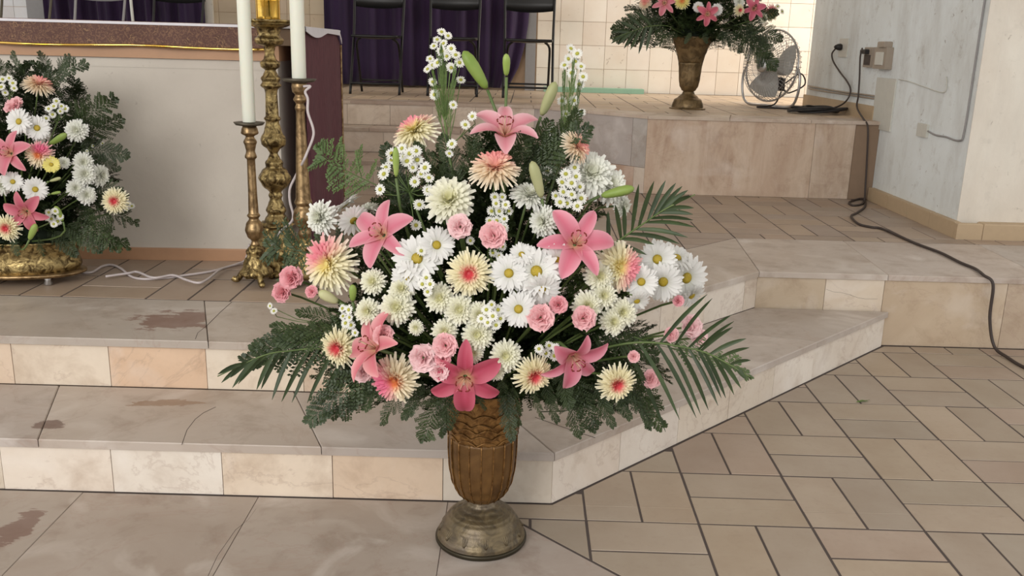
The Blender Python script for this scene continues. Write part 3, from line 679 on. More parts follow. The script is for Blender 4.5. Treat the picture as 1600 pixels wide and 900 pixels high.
# white cord along the right stick and over the floor
zf = Z2 + .006
cable('white_cord', [Vector((-.785, 3.41, 1.085))] + [atY(u, v, 3.40) for u, v in [(485, 135), (477, 143), (481, 155), (481, 175), (489, 200), (489, 215), (480, 238), (474, 252)]] + [atY(u, v, 3.49) for u, v in [(462, 275), (453, 295), (453, 315), (458, 335), (455, 347)]] + [atY(u, v, 3.52) for u, v in [(440, 360), (428, 375), (424, 388)]] + [Vector((-.99, 3.55, .40)), Vector((-1.03, 3.62, zf))] + [atZ(u, v, zf) for u, v in [(384, 412), (360, 416), (330, 424), (290, 430), (260, 434), (225, 436), (205, 432), (190, 420), (175, 414), (160, 416), (140, 426), (110, 423)]], .005, 'white_cord', 'white cord winding down the right candlestick and out over the tiles')
cable('white_cord', [Vector((-1.10, 3.70, .42)), atZ(384, 405, zf + .02)] + [atZ(u, v, zf + .010) for u, v in [(372, 412), (345, 421), (325, 436), (310, 442), (290, 437), (270, 430), (240, 434), (215, 425), (200, 427), (165, 432)]], .005, 'white_cord', 'second white cord twisting over the first on the tiles by the altar')

# ------------------------------------------------------------------ fan
fan = thing('floor_fan', 'round metal floor fan with wire cage standing on the platform', 'fan', (1.95, 7.28, ZP))
ax = Vector((-.86, -.50, .07)).normalized(); C_ = Vector((0.02, 0, .315)); R_ = .27
U = ax.cross(Vector((0, 0, 1))).normalized(); W_ = U.cross(ax)
def ring(mb, r, d, rt, n=40): 
    mb.tube([C_ + ax * d + (U * math.cos(2 * PI * i / n) + W_ * math.sin(2 * PI * i / n)) * r for i in range(n + 1)], rt, 6)
def ftrans(mb, f0):
    for i in range(f0, len(mb.v)):
        x, y, z = mb.v[i]; p = C_ + U * x + W_ * y + ax * z; mb.v[i] = tuple(p)
mb = MB()
for k_ in range(60):
    a = 2 * PI * k_ / 60; e = U * math.cos(a) + W_ * math.sin(a)
    mb.tube([C_ + ax * .10 + e * .06, C_ + ax * .095 + e * .16, C_ + ax * .06 + e * .245, C_ + ax * .0 + e * R_], .0019, 4)
for r, d in ((.11, .099), (.16, .095), (.21, .079), (.245, .06)): ring(mb, r, d, .002)
mb.build('front_grille', 'chrome', fan)
mb = MB()
for k_ in range(40):
    a = 2 * PI * k_ / 40; e = U * math.cos(a) + W_ * math.sin(a)
    mb.tube([C_ + ax * 0 + e * R_, C_ - ax * .06 + e * .25, C_ - ax * .10 + e * .16, C_ - ax * .10 + e * .05], .0016, 4)
for r, d in ((.11, -.1), (.16, -.1), (.22, -.078)): ring(mb, r, d, .002)
mb.build('rear_grille', 'chrome', fan)
mb = MB(); ring(mb, R_, 0, .008, 48); mb.build('rim', 'chrome', fan)
mb = MB(); mb.lathe([(.001, .108), (.045, .106), (.06, .10), (.06, .094), (.001, .094)], 24); ftrans(mb, 0); mb.build('badge', 'chrome', fan)
for k_ in range(3):
    mb = MB(); vs = []; n1, n2 = 8, 6
    for s in range(2):
        for j in range(n1):
            r = .05 + .19 * j / (n1 - 1)
            for i in range(n2):
                t_ = i / (n2 - 1) - .5; wd = 1.35 * (1 - .25 * (j / (n1 - 1)) ** 3); a = 2 * PI * k_ / 3 + .6 + t_ * wd + .25 * j / n1
                vs.append((r * math.cos(a), r * math.sin(a), .045 * t_ * 1.6 + s * .003))
    q = lambda s, j, i: s * n1 * n2 + j * n2 + i
    fs = [(q(0, j, i), q(0, j, i + 1), q(0, j + 1, i + 1), q(0, j + 1, i)) for j in range(n1 - 1) for i in range(n2 - 1)]
    fs += [tuple(n1 * n2 + x for x in f[::-1]) for f in fs]
    mb.add(vs, fs); ftrans(mb, 0); mb.build('blade', 'grey_blade', fan)
mb = MB(); mb.lathe([(.02, .05), (.05, .04), (.05, -.02), (.03, -.03)], 24); ftrans(mb, 0); mb.build('hub', 'grey_blade', fan)
mb = MB(); mb.lathe([(.03, -.19), (.055, -.18), (.065, -.15), (.065, -.10), (.05, -.09)], 24); ftrans(mb, 0); mb.build('motor', 'grey_blade', fan)
mb = MB(); mb.box(-.05, .05, -.03, .03, -.05, .05, ch=.006); o = mb.build('switch_box', 'black_rubber', fan, False); o.location = C_ - ax * .13 + Vector((-.03, -.02, -.13)); o.rotation_euler = (0, .1, .9)
mb = MB(); mb.tube(smoothpath([C_ + U * .26 + Vector((0, 0, 0)), C_ + U * .30 + Vector((0, 0, -.08)), C_ + U * .29 + Vector((0, 0, -.22)), C_ + U * .22 + Vector((0, 0, -.30)), C_ + U * .0 + Vector((-.02, 0, -.303)), C_ - U * .22 + Vector((0, 0, -.30)), C_ - U * .29 + Vector((0, 0, -.22)), C_ - U * .30 + Vector((0, 0, -.08)), C_ - U * .26], 5), .010, 8)
mb.tube(smoothpath([C_ + U * .22 + Vector((0, 0, -.30)), C_ + U * .2 - ax * .2 + Vector((0, 0, -.303)), C_ - U * .2 - ax * .2 + Vector((0, 0, -.303)), C_ - U * .22 + Vector((0, 0, -.30))], 5), .009, 8); mb.build('stand', 'chrome', fan)
mb = MB(); mb.tube(smoothpath([C_ - ax * .16 + Vector((0, -.02, -.12)), C_ - ax * .24 + Vector((.06, 0, -.04)), C_ - ax * .30 + Vector((.06, 0, -.12)), C_ - ax * .25 + Vector((-.02, 0, -.19)), C_ - ax * .2 + Vector((-.03, 0, -.17))], 6), .006, 6)
mb.tube(smoothpath([C_ - ax * .15 + Vector((-.02, -.02, -.19)), C_ + Vector((.02, -.1, -.29)), C_ + Vector((-.14, -.22, -.305)), C_ + Vector((.02, -.33, -.305)), C_ + Vector((.16, -.55, -.305))], 6), .006, 6); mb.build('power_cord', 'black_rubber', fan)

# ------------------------------------------------------------------ vases
def ribs(n, amp, z0, z1): return lambda a, z: 1 + (amp * (abs(math.cos(a * n / 2)) - .6) if z0 < z < z1 else 0)
v1 = thing('pedestal_vase', 'large amber brass pedestal vase with fluted cup standing on the floor slabs', 'vase', (-.064, 2.135, 0))
cup = [(.012, .112), (.030, .114), (.050, .124), (.067, .146), (.078, .175), (.0845, .215), (.087, .26), (.0875, .30)]
mb = MB(); mb.lathe(dense(cup, 4), 72, mod=lambda a, z: 1 + .035 * (abs(math.cos(a * 8)) ** .45 - .8) * min(1, max(0, (z - .115) / .03)) * (1 if z < .292 else .2)); mb.build('cup', 'vase_cup', v1)
mb = MB(); mb.lathe(dense([(.0875, .296), (.0885, .32), (.091, .36), (.095, .40), (.101, .425), (.104, .43), (.100, .43), (.092, .40), (.08, .34)], 4), 72, mod=lambda a, z: 1 + (.003 * math.sin(a * 11 + math.sin(z * 150) * 1.2) if z < .42 else 0)); mb.build('relief_band', 'vase_relief', v1)
mb = MB()
for k_ in range(18):
    a = 2 * PI * (k_ + .5) / 18; mb.tube([((r + .0012) * math.cos(a), (r + .0012) * math.sin(a), z) for r, z in dense(cup, 3)[6:]], .0019, 5)
mb.build('fluting', 'vase_relief', v1)
for z_, ph in ((.303, 0), (.320, .8), (.336, 0), (.352, .8), (.376, .4)):
    mb = MB(); mb.tube([((.0893 + (z_ - .3) * .08) * math.cos(a), (.0893 + (z_ - .3) * .08) * math.sin(a), z_ + .007 * abs(math.sin(a * 5.5 + ph)) * 1.6 - .005) for a in [2 * PI * i / 150 for i in range(151)]], .0017, 5); mb.build('scalloped_line', 'vase_relief', v1)
mb = MB(); mb.lathe(dense([(.115, .012), (.1135, .022), (.107, .034), (.098, .052), (.088, .068), (.078, .078), (.066, .084), (.05, .092), (.036, .102), (.031, .110), (.031, .118)], 4), 72, mod=lambda a, z: 1 + (.05 * (abs(math.cos(a * 8)) - .5) if .084 < z < .108 else 0)); mb.build('pedestal', 'vase_foot', v1)
mb = MB(); mb.lathe([(.10, .0), (.116, .001), (.119, .006), (.119, .012), (.115, .015), (.10, .014)], 72); mb.build('foot_rim', 'vase_rim', v1)
for k_ in range(12):       # embossed leaves on the foot
    a = 2 * PI * k_ / 12 + .15; mb = MB()
    for s in (-1, 0, 1):
        P = []
        for i in range(5):
            u = i / 4; z_ = .030 + .030 * u; r = .1100 - (z_ - .03) * .62; an = a + s * .16 * u * (1.3 - u); P.append((r * math.cos(an), r * math.sin(an), z_))
        mb.tube(P, .0026, 5, r1=.001)
    mb.build('embossed_leaf', 'vase_foot', v1)
v2 = thing('pedestal_vase', 'dark bronze funnel vase standing at the platform edge left of the fan', 'vase', (1.245, 6.765, ZP))
mb = MB(); mb.lathe(dense([(.13, .0), (.132, .006), (.115, .012), (.112, .03), (.10, .065), (.072, .085), (.045, .11), (.038, .128)], 3), 48); mb.build('pedestal', 'vase2', v2)
mb = MB(); mb.lathe(dense([(.035, .122), (.052, .135), (.068, .165), (.076, .21), (.082, .29), (.088, .33)], 3), 56, mod=lambda a, z: 1 + .03 * (abs(math.cos(a * 7)) - .6) * (z > .13)); mb.build('cup', 'vase2', v2)
mb = MB(); mb.lathe(dense([(.088, .327), (.098, .37), (.114, .42), (.136, .475), (.15, .51), (.145, .51), (.1, .42)], 3), 56, mod=lambda a, z: 1 + .012 * math.sin(a * 10 + math.sin(z * 90))); mb.build('relief_band', 'vase2', v2)
bw = thing('footed_planter', 'low gilt boat-shaped planter with small feet in front of the altar', 'planter', (-1.95, 3.40, Z2))
def ell(mb, prof, n=48, ex=1.0, ey=.5):
    f0 = len(mb.v); mb.lathe(prof, n)
    for i in range(f0, len(mb.v)): x, y, z = mb.v[i]; mb.v[i] = (x * ex, y * ey, z)
mb = MB(); ell(mb, dense([(.22, .035), (.27, .045), (.285, .07), (.275, .11), (.29, .15), (.305, .17), (.295, .17), (.25, .12)], 3)); mb.build('bowl', 'gold_ornate', bw)
mb = MB(); ell(mb, [(.285, .032), (.30, .038), (.30, .046), (.285, .05)]); mb.build('rim_band', 'gold_plain', bw)
for sx, sy in ((-1, -1), (1, -1), (-1, 1), (1, 1)):
    mb = MB(); mb.lathe([(.012, 0), (.016, .006), (.011, .02), (.018, .04)], 14, cx=sx * .19, cy=sy * .075); mb.build('foot', 'chrome', bw)

# ================================================================== flowers
WH = (.86, .86, .80); CR = (.86, .80, .56); YL = (.84, .66, .22); PK = (.80, .30, .32); HOT = (.78, .10, .12); PEA = (.86, .48, .30); MAG = (.72, .16, .26)
def lerp(a, b, t): t = max(0, min(1, t)); return tuple(x + (y - x) * t for x, y in zip(a, b))
def petal(mb, az, r0, L_, wd, e0, e1, colf, n=4, cup=.12, twist=0, tipw=.15, z0=0, shape=None, across=1):
    """strip petal in local frame: azimuth az, start radius r0, elevation e0 -> e1"""
    ca, sa = math.cos(az), math.sin(az); ta = Vector((-sa, ca, 0)); p = Vector((ca * r0, sa * r0, z0)); vs = []; cs = []
    m = 2 * across + 1
    for i in range(n + 1):
        t = i / n; el = e0 + (e1 - e0) * t
        d = Vector((ca * math.cos(el), sa * math.cos(el), math.sin(el))); nr = ta.cross(d) * -1
        if i: p = p + d * (L_ / n)
        w = (shape(t) if shape else (math.sin(PI * min(.999, (.12 + .8 * t))) ** .7 * (1 - t) + tipw * t + .25 * math.sin(PI * t))) * wd
        tw = twist * t; side = ta * math.cos(tw) + nr * math.sin(tw)
        for j in range(m):
            s = (j - across) / across
            vs.append(p + side * (s * w * .5) - nr * (-abs(s) ** 1.5 * cup * w)); cs.append(tuple(colf(t, s)) + (1,))
    fs = [(i * m + j, i * m + j + 1, (i + 1) * m + j + 1, (i + 1) * m + j) for i in range(n) for j in range(m - 1)]
    mb.add(vs, fs, 0, cs)
CACHE = {}
def disc(mb, r, h, c1, c2):
    n = 14; pr = [(r, 0), (r * .98, h * .5), (r * .75, h * .9), (r * .35, h), (.0006, h * .85)]
    mb.lathe(pr, n, mod=lambda a, z: 1 + .05 * math.sin(a * 7 + z * 900)); k0 = len(mb.c) - n * 5
    for j in range(5):
        for i in range(n): mb.c[k0 + j * n + i] = tuple(lerp(c1, c2, j / 4 + (.25 if (i + j) % 2 else -.1))) + (1,)
def m_daisy(v):            # unit diameter ~1
    r = random.Random(100 + v); P = MB(); n = 19 + v % 3
    for lay in range(2):
        for i in range(n):
            az = 2 * PI * (i + .5 * lay) / n + r.uniform(-.07, .07); L_ = (.42 - .03 * lay) * r.uniform(.9, 1.08); tn = r.uniform(.9, 1)
            petal(P, az, .07, L_, .105 * r.uniform(.85, 1.1), .25 + .25 * lay + r.uniform(-.1, .1), -.12 + .2 * lay + r.uniform(-.2, .15), lambda t, s: lerp((.74 * tn, .76 * tn, .62 * tn), (.88 * tn, .88 * tn, .86 * tn), t * 3), 4, shape=lambda t: (.55 + 1.1 * t * (1 - t) * 1.6) if t < .75 else (1.2 * (1 - t) / .25 * .7 + .25))
    D = MB(); disc(D, .115, .07, (.30, .22, .02), (.62, .46, .04)); return [('petals', P), ('flower_centre', D)]
def m_aster(v):
    r = random.Random(200 + v); P = MB(); n = 15
    for i in range(n):
        petal(P, 2 * PI * i / n + r.uniform(-.08, .08), .10, .38 * r.uniform(.88, 1.1), .17, .3 + r.uniform(-.1, .1), .0 + r.uniform(-.2, .1), lambda t, s: lerp((.78, .80, .62), (.87, .87, .83), t * 3), 2, shape=lambda t: (.7, 1.0, .45)[round(t * 2)])
    D = MB(); disc(D, .16, .10, (.34, .38, .05), (.58, .54, .08)); return [('petals', P), ('flower_centre', D)]
def m_mum(v, inner, outer, tip, side=None, top=None, spider=True, flat=.0):
    """layered chrysanthemum; side: colour on the +X side of the outer petals"""
    r = random.Random(300 + v); O = MB(); I = MB(); n = 34 if spider else 24; lays = 6 if spider else 6
    for lay in range(lays):
        f = lay / (lays - 1)                       # 0 outer .. 1 inner
        for i in range(int(n * (1 - .45 * f))):
            az = 2 * PI * (i + .5 * (lay % 2)) / int(n * (1 - .45 * f)) + r.uniform(-.08, .08)
            L_ = (.45 - .25 * f) * r.uniform(.86, 1.1); wd = (.068 if spider else .095) * r.uniform(.85, 1.15)
            e0 = -.05 + 1.15 * f + r.uniform(-.1, .1) + flat; e1 = -.35 + (1.45 * f if not spider else 1.1 * f) + r.uniform(-.2, .25)
            k_ = (math.cos(az) * .5 + .5) if side else 0; tn = r.uniform(.93, 1.02)
            def cf(t, s, f=f, k_=k_, tn=tn):
                rad = (1 - f) * .55 + t * .45
                c = lerp(inner, outer, (rad - .27) / .24); c = lerp(c, tip, (rad - .75) / .3)
                if side: c = lerp(c, side, max(0, k_ - .45) * 2.0 * min(1, rad * 2.2) * (1 if rad < .85 else .6))
                if top: c = lerp(c, top, (f - .25) * 1.1)
                return tuple(x * tn for x in c)
            petal(O if lay < 4 else I, az, .03 + .03 * (1 - f), L_, wd, e0, e1, cf, 4 if spider else 3, cup=.3, twist=r.uniform(-.5, .5) if spider else 0, tipw=.5, z0=.02 + .05 * f, shape=(lambda t: .8 + .25 * math.sin(PI * t) - .3 * t * t) if spider else (lambda t: .6 + .7 * math.sin(PI * min(1, t * .9)) - .25 * t * t))
    I.lathe([(.10, .03), (.085, .075), (.04, .10), (.002, .105)], 12, col=tuple(x * .9 for x in inner) + (1,))
    S = MB(); S.lathe([(.02, -.10), (.06, -.06), (.09, .0), (.05, .03)], 10); return [('outer_petals', O), ('inner_petals', I), ('calyx', S)]
def m_carnation(v, base=(.86, .40, .42)):
    r = random.Random(400 + v); P = MB()
    for lay in range(5):
        f = lay / 4; n = 7 - lay
        for i in range(n):
            az = 2 * PI * (i + .5 * (lay % 2)) / n + r.uniform(-.2, .2); ca, sa = math.cos(az), math.sin(az); ta = Vector((-sa, ca, 0))
            L_ = (.50 - .16 * f) * r.uniform(.9, 1.08); e0 = .85 + .5 * f; e1 = .1 + 1.1 * f + r.uniform(-.4, .4); p = Vector((ca * .02, sa * .02, -.12)); vs = []; cs = []; m = 9; ph = r.uniform(0, 6)
            for k_ in range(5):
                t = k_ / 4; el = e0 + (e1 - e0) * t; d = Vector((ca * math.cos(el), sa * math.cos(el), math.sin(el))); nr = d.cross(ta)
                if k_: p = p + d * (L_ / 4)
                for j in range(m):
                    s = (j - 4) / 4; w = (.10 + .42 * t) * .80
                    rf = t * t * .075 * math.sin(s * 5.5 + ph + lay * 2)
                    jag = (.012 * (-1 if j % 2 else 1) if k_ == 4 else 0)
                    vs.append(p + ta * (s * w) + nr * rf + d * (jag - .16 * t * s * s)); k2 = r.uniform(.97, 1.03)
                    cs.append(tuple(x * k2 for x in lerp(lerp(base, (.72, .22, .28), .35), lerp(base, (1, .82, .82), .3), t * 1.5)) + (1,))
            P.add(vs, [(a * m + b, a * m + b + 1, (a + 1) * m + b + 1, (a + 1) * m + b) for a in range(4) for b in range(m - 1)], 0, cs)
    S = MB(); S.lathe([(.05, -.55), (.10, -.48), (.12, -.3), (.13, -.12), (.08, -.10)], 10); return [('petals', P), ('calyx', S)]
def m_lily_petal(v, openness, deep, pale, w=.30):
    P = MB()
    def cf(t, s):
        c = lerp((.80, .55, .30), deep, t * 4); c = lerp(c, pale, abs(s) ** 1.6 * .85 * min(1, t * 2)); c = lerp(c, pale, (t - .75) * 1.6); return lerp(c, MAG, .45 * (1 - min(1, abs(s) * 3.5)) * (1 - t))
    petal(P, 0, .03, .60, w, 1.15 - .45 * openness, .10 - 1.15 * openness, cf, 9, cup=.22, shape=lambda t: .28 + .78 * math.sin(PI * min(1, t * .86 + .1)) ** 1.1 if t < .85 else .28 + .78 * math.sin(PI * (.831)) ** 1.1 - (t - .85) / .15 * .52, across=3)
    return P
FL = {
 'daisy': (m_daisy, 3, ()), 'aster': (m_aster, 2, ()),
 'mum_centre': (m_mum, 3, ((.80, .10, .12), (.90, .83, .56), (.92, .89, .72))),
 'mum_orange': (m_mum, 2, ((.84, .30, .10), (.90, .80, .58), (.92, .88, .74), (.84, .20, .34))),
 'mum_side': (m_mum, 2, ((.90, .78, .30), (.90, .84, .58), (.92, .89, .78), (.88, .32, .38))),
 'mum_peach': (m_mum, 2, ((.90, .46, .36), (.90, .74, .54), (.92, .86, .72), (.88, .36, .34))),
 'mum_cream': (m_mum, 3, ((.84, .82, .52), (.87, .86, .70), (.88, .88, .80))),
 'mum_white': (m_mum, 3, ((.82, .83, .70), (.86, .87, .80), (.88, .88, .86))),
 'mum_yellow': (m_mum, 1, ((.86, .34, .10), (.88, .78, .28), (.90, .86, .56))),
 'star_yellow': (m_daisy, 1, ()),
 'carnation': (m_carnation, 3, ((.88, .47, .50),)), 'carnation_deep': (m_carnation, 2, ((.82, .30, .36),)), 'carnation_pale': (m_carnation, 2, ((.90, .62, .64),)),
}
def flower_meshes(kind, var):
    fn, nv, args = FL[kind]; var %= nv; key = (kind, var)
    if key not in CACHE:
        if fn is m_mum:
            a = list(args); sidec = a[3] if len(a) > 3 else None; small = kind in ('mum_cream', 'mum_white')
            res = fn(var + len(kind), a[0], a[1], a[2], side=sidec, spider=not small)
        else: res = fn(var, *args)
        out = []
        for nm, mb in res:
            if kind == 'star_yellow' and nm == 'petals': mb.c = [(.88, .80, .25, 1)] * len(mb.c)
            me = mb.mesh(nm, 'stem' if nm == 'calyx' else 'petal'); out.append((nm, me))
        CACHE[key] = out
    return CACHE[key]
def orient(o, P, face, roll, scale):
    z = Vector(face).normalized(); x = Vector((1, 0, 0)) - z * z.x
    if x.length < .2: x = Vector((0, 0, 1)) - z * z.z
    x.normalize(); y = z.cross(x)
    R = Matrix((x, y, z)).transposed() @ Matrix.Rotation(roll, 3, 'Z')
    o.matrix_world = Matrix.Translation(P) @ R.to_4x4() @ Matrix.Scale(scale, 4)
    o.rotation_mode = 'XYZ'
    o['_m'] = 0
    del o['_m']
    return o
class Bouquet:
    def __init__(s, xc, yc, prof, core, where, flat=.7):
        s.xc, s.yc, s.prof, s.core, s.where, s.flat = xc, yc, prof, Vector(core), where, flat; s.n = 0
    def R(s, z):
        p = s.prof
        if z <= p[0][0]: return p[0][1]
        for (a, ra), (b, rb) in zip(p, p[1:]):
            if z <= b: return ra + (rb - ra) * (z - a) / (b - a)
        return p[-1][1]
    def at(s, u, v, dd=0):
        y = s.yc
        for _ in range(6):
            P = atY(u, v, y); r = s.R(P.z); q = r * r - (P.x - s.xc) ** 2; y = y * .4 + .6 * (s.yc - s.flat * math.sqrt(max(q, 0)))
        return atY(u, v, y - dd)
    def depthscale(s, P): return ((P - C0).dot(_fwd)) / FPX      # metres per photo pixel
    def auto_face(s, P):
        d = (P - Vector((s.xc, s.yc + .1, s.core.z + (P.z - s.core.z) * .45))).normalized(); c = (C0 - P).normalized()
        return (d * .55 + c * .8).normalized()
    def stem(s, o, P, face, r=.0028):
        f = Vector(face).normalized(); b = s.core + Vector((rnd.uniform(-.03, .03), rnd.uniform(-.03, .03), -.02)); L_ = (P - b).length
        a1 = P - f * L_ * .25; pts = []
        for i in range(8):
            t = i / 7; pts.append((1 - t) ** 3 * (P - f * .004) + 3 * (1 - t) ** 2 * t * a1 + 3 * (1 - t) * t * t * (b + (P - b) * .35) + t ** 3 * b)
        inv = o.matrix_world.inverted(); mb = MB(); mb.tube([inv @ p for p in pts], r / o.matrix_world.to_scale().x, 5); mb.build('stem', 'stem', o)
    def flower(s, kind, u, v, d, label, face=None, roll=None, dd=0, var=None, name=None, cat='flower', group=None):
        P = s.at(u, v, dd); sc_ = d * s.depthscale(P) * (1.0 if not kind.startswith('carn') else 1.05)
        if face is None: f = s.auto_face(P)
        else: f = Vector((face[0], -face[2], face[1]))
        s.n += 1; nm = name or {'daisy': 'daisy', 'star_yellow': 'daisy', 'carnation': 'carnation', 'carnation_deep': 'carnation', 'carnation_pale': 'carnation'}.get(kind, 'chrysanthemum')
        o = bpy.data.objects.new(nm, None); COL.objects.link(o); o.empty_display_size = .03; tag(o, label, cat, group)
        orient(o, P, f, rnd.uniform(0, 6.28) if roll is None else roll, sc_)
        for n_, me in flower_meshes(kind, rnd.randrange(9) if var is None else var):
            put(n_, me, o, kind='stuff' if 'petals' in n_ else None)
        s.stem(o, P, f); return o
    def lily(s, u, v, d, label, face=None, roll=0, dd=0, openness=.6, deep=(.70, .17, .20), pale=(.84, .42, .44), parts=6):
        P = s.at(u, v, dd); sc_ = d * s.depthscale(P) * 1.02; f = s.auto_face(P) if face is None else Vector((face[0], -face[2], face[1]))
        o = bpy.data.objects.new('lily', None); COL.objects.link(o); o.empty_display_size = .03; tag(o, label, 'flower'); f.normalize()
        orient(o, P, f, roll, sc_)
        key = ('lp', openness, deep, pale)
        if key not in CACHE:
            CACHE[key] = (m_lily_petal(0, openness, deep, pale, .30).mesh('petal', 'petal'), m_lily_petal(0, openness, deep, pale, .22).mesh('petal', 'petal'))
        for i in range(6):
            q = put('petal', CACHE[key][i % 2], o); q.rotation_euler = (0, rnd.uniform(-.1, .1), i * PI / 3 + rnd.uniform(-.08, .08)); q.location = (0, 0, .006 * (i % 2))
        if 'stam' not in CACHE:
            mb = MB()
            for i in range(6):
                a = i * PI / 3 + .5; ca, sa = math.cos(a), math.sin(a)
                mb.tube([(0, 0, .02), (ca * .05, sa * .05, .16), (ca * .11, sa * .11, .27)], .006, 4, col=(.70, .42, .30, 1))
                mb.tube([(ca * .11 - sa * .035, sa * .11 + ca * .035, .275), (ca * .12, sa * .12, .285), (ca * .11 + sa * .035, sa * .11 - ca * .035, .275)], .011, 5, col=(.26, .03, .02, 1))
            CACHE['stam'] = mb.mesh('stamens', 'petal')
            mb = MB(); mb.tube([(0, 0, .02), (0, .01, .2), (.01, .02, .33)], .009, 5, col=(.72, .55, .38, 1)); mb.lathe([(.018, .325), (.022, .335), (.012, .345)], 6, cx=.01, cy=.02, col=(.5, .3, .25, 1)); CACHE['pist'] = mb.mesh('pistil', 'petal')
        put('stamens', CACHE['stam'], o); put('pistil', CACHE['pist'], o)
        s.stem(o, P, f, .004); return o
    def bud(s, u0, v0, u1, v1, w, label, dd=0, mat='bud'):
        """bud from base pixel to tip pixel"""
        A = s.at(u0, v0, dd); B = atY(u1, v1, A.y - .01); f = (B - A); L_ = f.length
        o = bpy.data.objects.new('lily_bud', None); COL.objects.link(o); tag(o, label, 'flower bud'); orient(o, A, f, 0, 1.0)
        W_ = w * s.depthscale(A) / 2 * .8; mb = MB(); mb.lathe([(W_ * .3, 0), (W_ * .65, L_ * .1), (W_ * .85, L_ * .3), (W_, L_ * .58), (W_ * .93, L_ * .8), (W_ * .6, L_ * .94), (W_ * .15, L_)], 18, mod=lambda a, z: 1 + .10 * (abs(math.cos(a * 1.5)) - .5)); mb.build('bud', mat, o)
        s.stem(o, A, f, .0035); return o
    def aster_spray(s, pts, base, label, size=19, dd=.01, group=None):
        B = s.at(*base, 0); o = bpy.data.objects.new('aster_spray', None); COL.objects.link(o); o.location = B; tag(o, label, 'flower', group); bpy.context.view_layer.update() if False else None
        o.matrix_world = Matrix.Translation(B); br = MB(); br.tube([s.core - B, (s.core - B) * .4, (0, 0, 0)], .003, 5)
        for (u, v) in pts:
            P = s.at(u, v, dd + rnd.uniform(-.015, .015)); f = (s.auto_face(P) + Vector((rnd.uniform(-.45, .45), rnd.uniform(-.25, .1), rnd.uniform(-.15, .45)))).normalized()
            q = bpy.data.objects.new('blossom', flower_meshes('aster', rnd.randrange(2))[0][1]); COL.objects.link(q); q.parent = o
            c2 = put('flower_centre', flower_meshes('aster', 0)[1][1], q)
            m = Matrix.Translation(-B) ; 
            tmp = bpy.data.objects.new('t', None); orient(tmp, P - B, f, rnd.uniform(0, 6), size * rnd.uniform(.85, 1.12) * s.depthscale(P)); q.matrix_basis = tmp.matrix_basis.copy() if False else tmp.matrix_world.copy(); bpy.data.objects.remove(tmp)
            e = P - B - f * .002; br.tube([e, e - f * .015 + Vector((0, 0, -.008)), e * .45 + Vector((0, 0, -.01)), (0, 0, 0)], .0011, 4)
        br.build('branches', 'stem', o); return o

# ------------------------------------------------------------------ foliage meshes (unit length along +Z, bowed toward +X)
def m_fern(v, fluffy=True):
    r = random.Random(500 + v); mb = MB(); cv = lambda t: Vector((.10 * math.sin(PI * t * .9), 0, t))
    mb.tube([(0, 0, -.25), (0, 0, 0)] + [cv(i / 8) for i in range(1, 9)], .006, 4, r1=.002)
    nb = 26
    for b in range(nb):
        t = .08 + .92 * b / nb; p = cv(t); sd = 1 if b % 2 else -1
        L_ = .25 * math.sin(PI * min(1, .28 + t * .72)) ** .8 * r.uniform(.8, 1.15) + .03
        d = Vector((r.uniform(-.75, .75), sd, .75 + r.uniform(-.2, .2))).normalized(); e = p + d * L_
        mb.tube([p, p + d * L_ * .5 + Vector((.01, 0, 0)), e], .0022, 3)
        m = 11 if fluffy else 7
        for k_ in range(m):
            u = (k_ + .6) / m; q = p + d * (L_ * u)
            for s2 in (-1, 1):
                if fluffy: ll, ww = .056 * (1.15 - .6 * u), .021
                else: ll, ww = .062 * (1.15 - .55 * u), .030
                w = (d * .7 + d.cross(Vector((1, 0, 0))) * s2 * .9 + Vector((r.uniform(-.5, .5), 0, 0))).normalized(); sdv = w.cross(Vector((1, .2, 0))).normalized() * ww * .5
                nrm = w.cross(sdv).normalized() * ll * .08
                mb.add([q, q + w * ll * .5 + sdv + nrm, q + w * ll, q + w * ll * .5 - sdv + nrm], [(0, 1, 2), (0, 2, 3)])
    return mb
FMB = [m_fern(i, True) for i in range(3)] + [m_fern(7 + i, False) for i in range(2)]
FERNS = [m.mesh('fern_sprig', 'fern') for m in FMB]
FERNS_L = [m.copy() for m in FERNS]
for m in FERNS_L: m.materials[0] = MAT['fern_light']
def sprig(B, T, me, label, group, up=Vector((0, 0, 1)), wid=1.0, mass=None):
    z = (T - B); L_ = z.length; z.normalize(); x = up - z * z.dot(up)
    if x.length < .1: x = Vector((0, -1, 0)) - z * z.dot(Vector((0, -1, 0)))
    x.normalize(); y = z.cross(x); a = rnd.uniform(-.7, .7)
    R = Matrix((x, y, z)).transposed() @ Matrix.Rotation(a, 3, 'Z')
    M_ = Matrix.Translation(B) @ R.to_4x4() @ Matrix.Diagonal((L_ * wid, L_ * wid, L_, 1))
    if mass is not None:
        src = FMB[(FERNS if me in FERNS else FERNS_L).index(me)]; mass.add([M_ @ Vector(v) for v in src.v], src.f); return
    o = put('fern_sprig', me); o.matrix_world = M_; tag(o, label, 'foliage', group); return o
def inpoly(u, v, P):
    c = False; n = len(P)
    for i in range(n):
        (x0, y0), (x1, y1) = P[i], P[i - 1]
        if (y0 > v) != (y1 > v) and u < (x1 - x0) * (v - y0) / (y1 - y0) + x0: c = not c
    return c
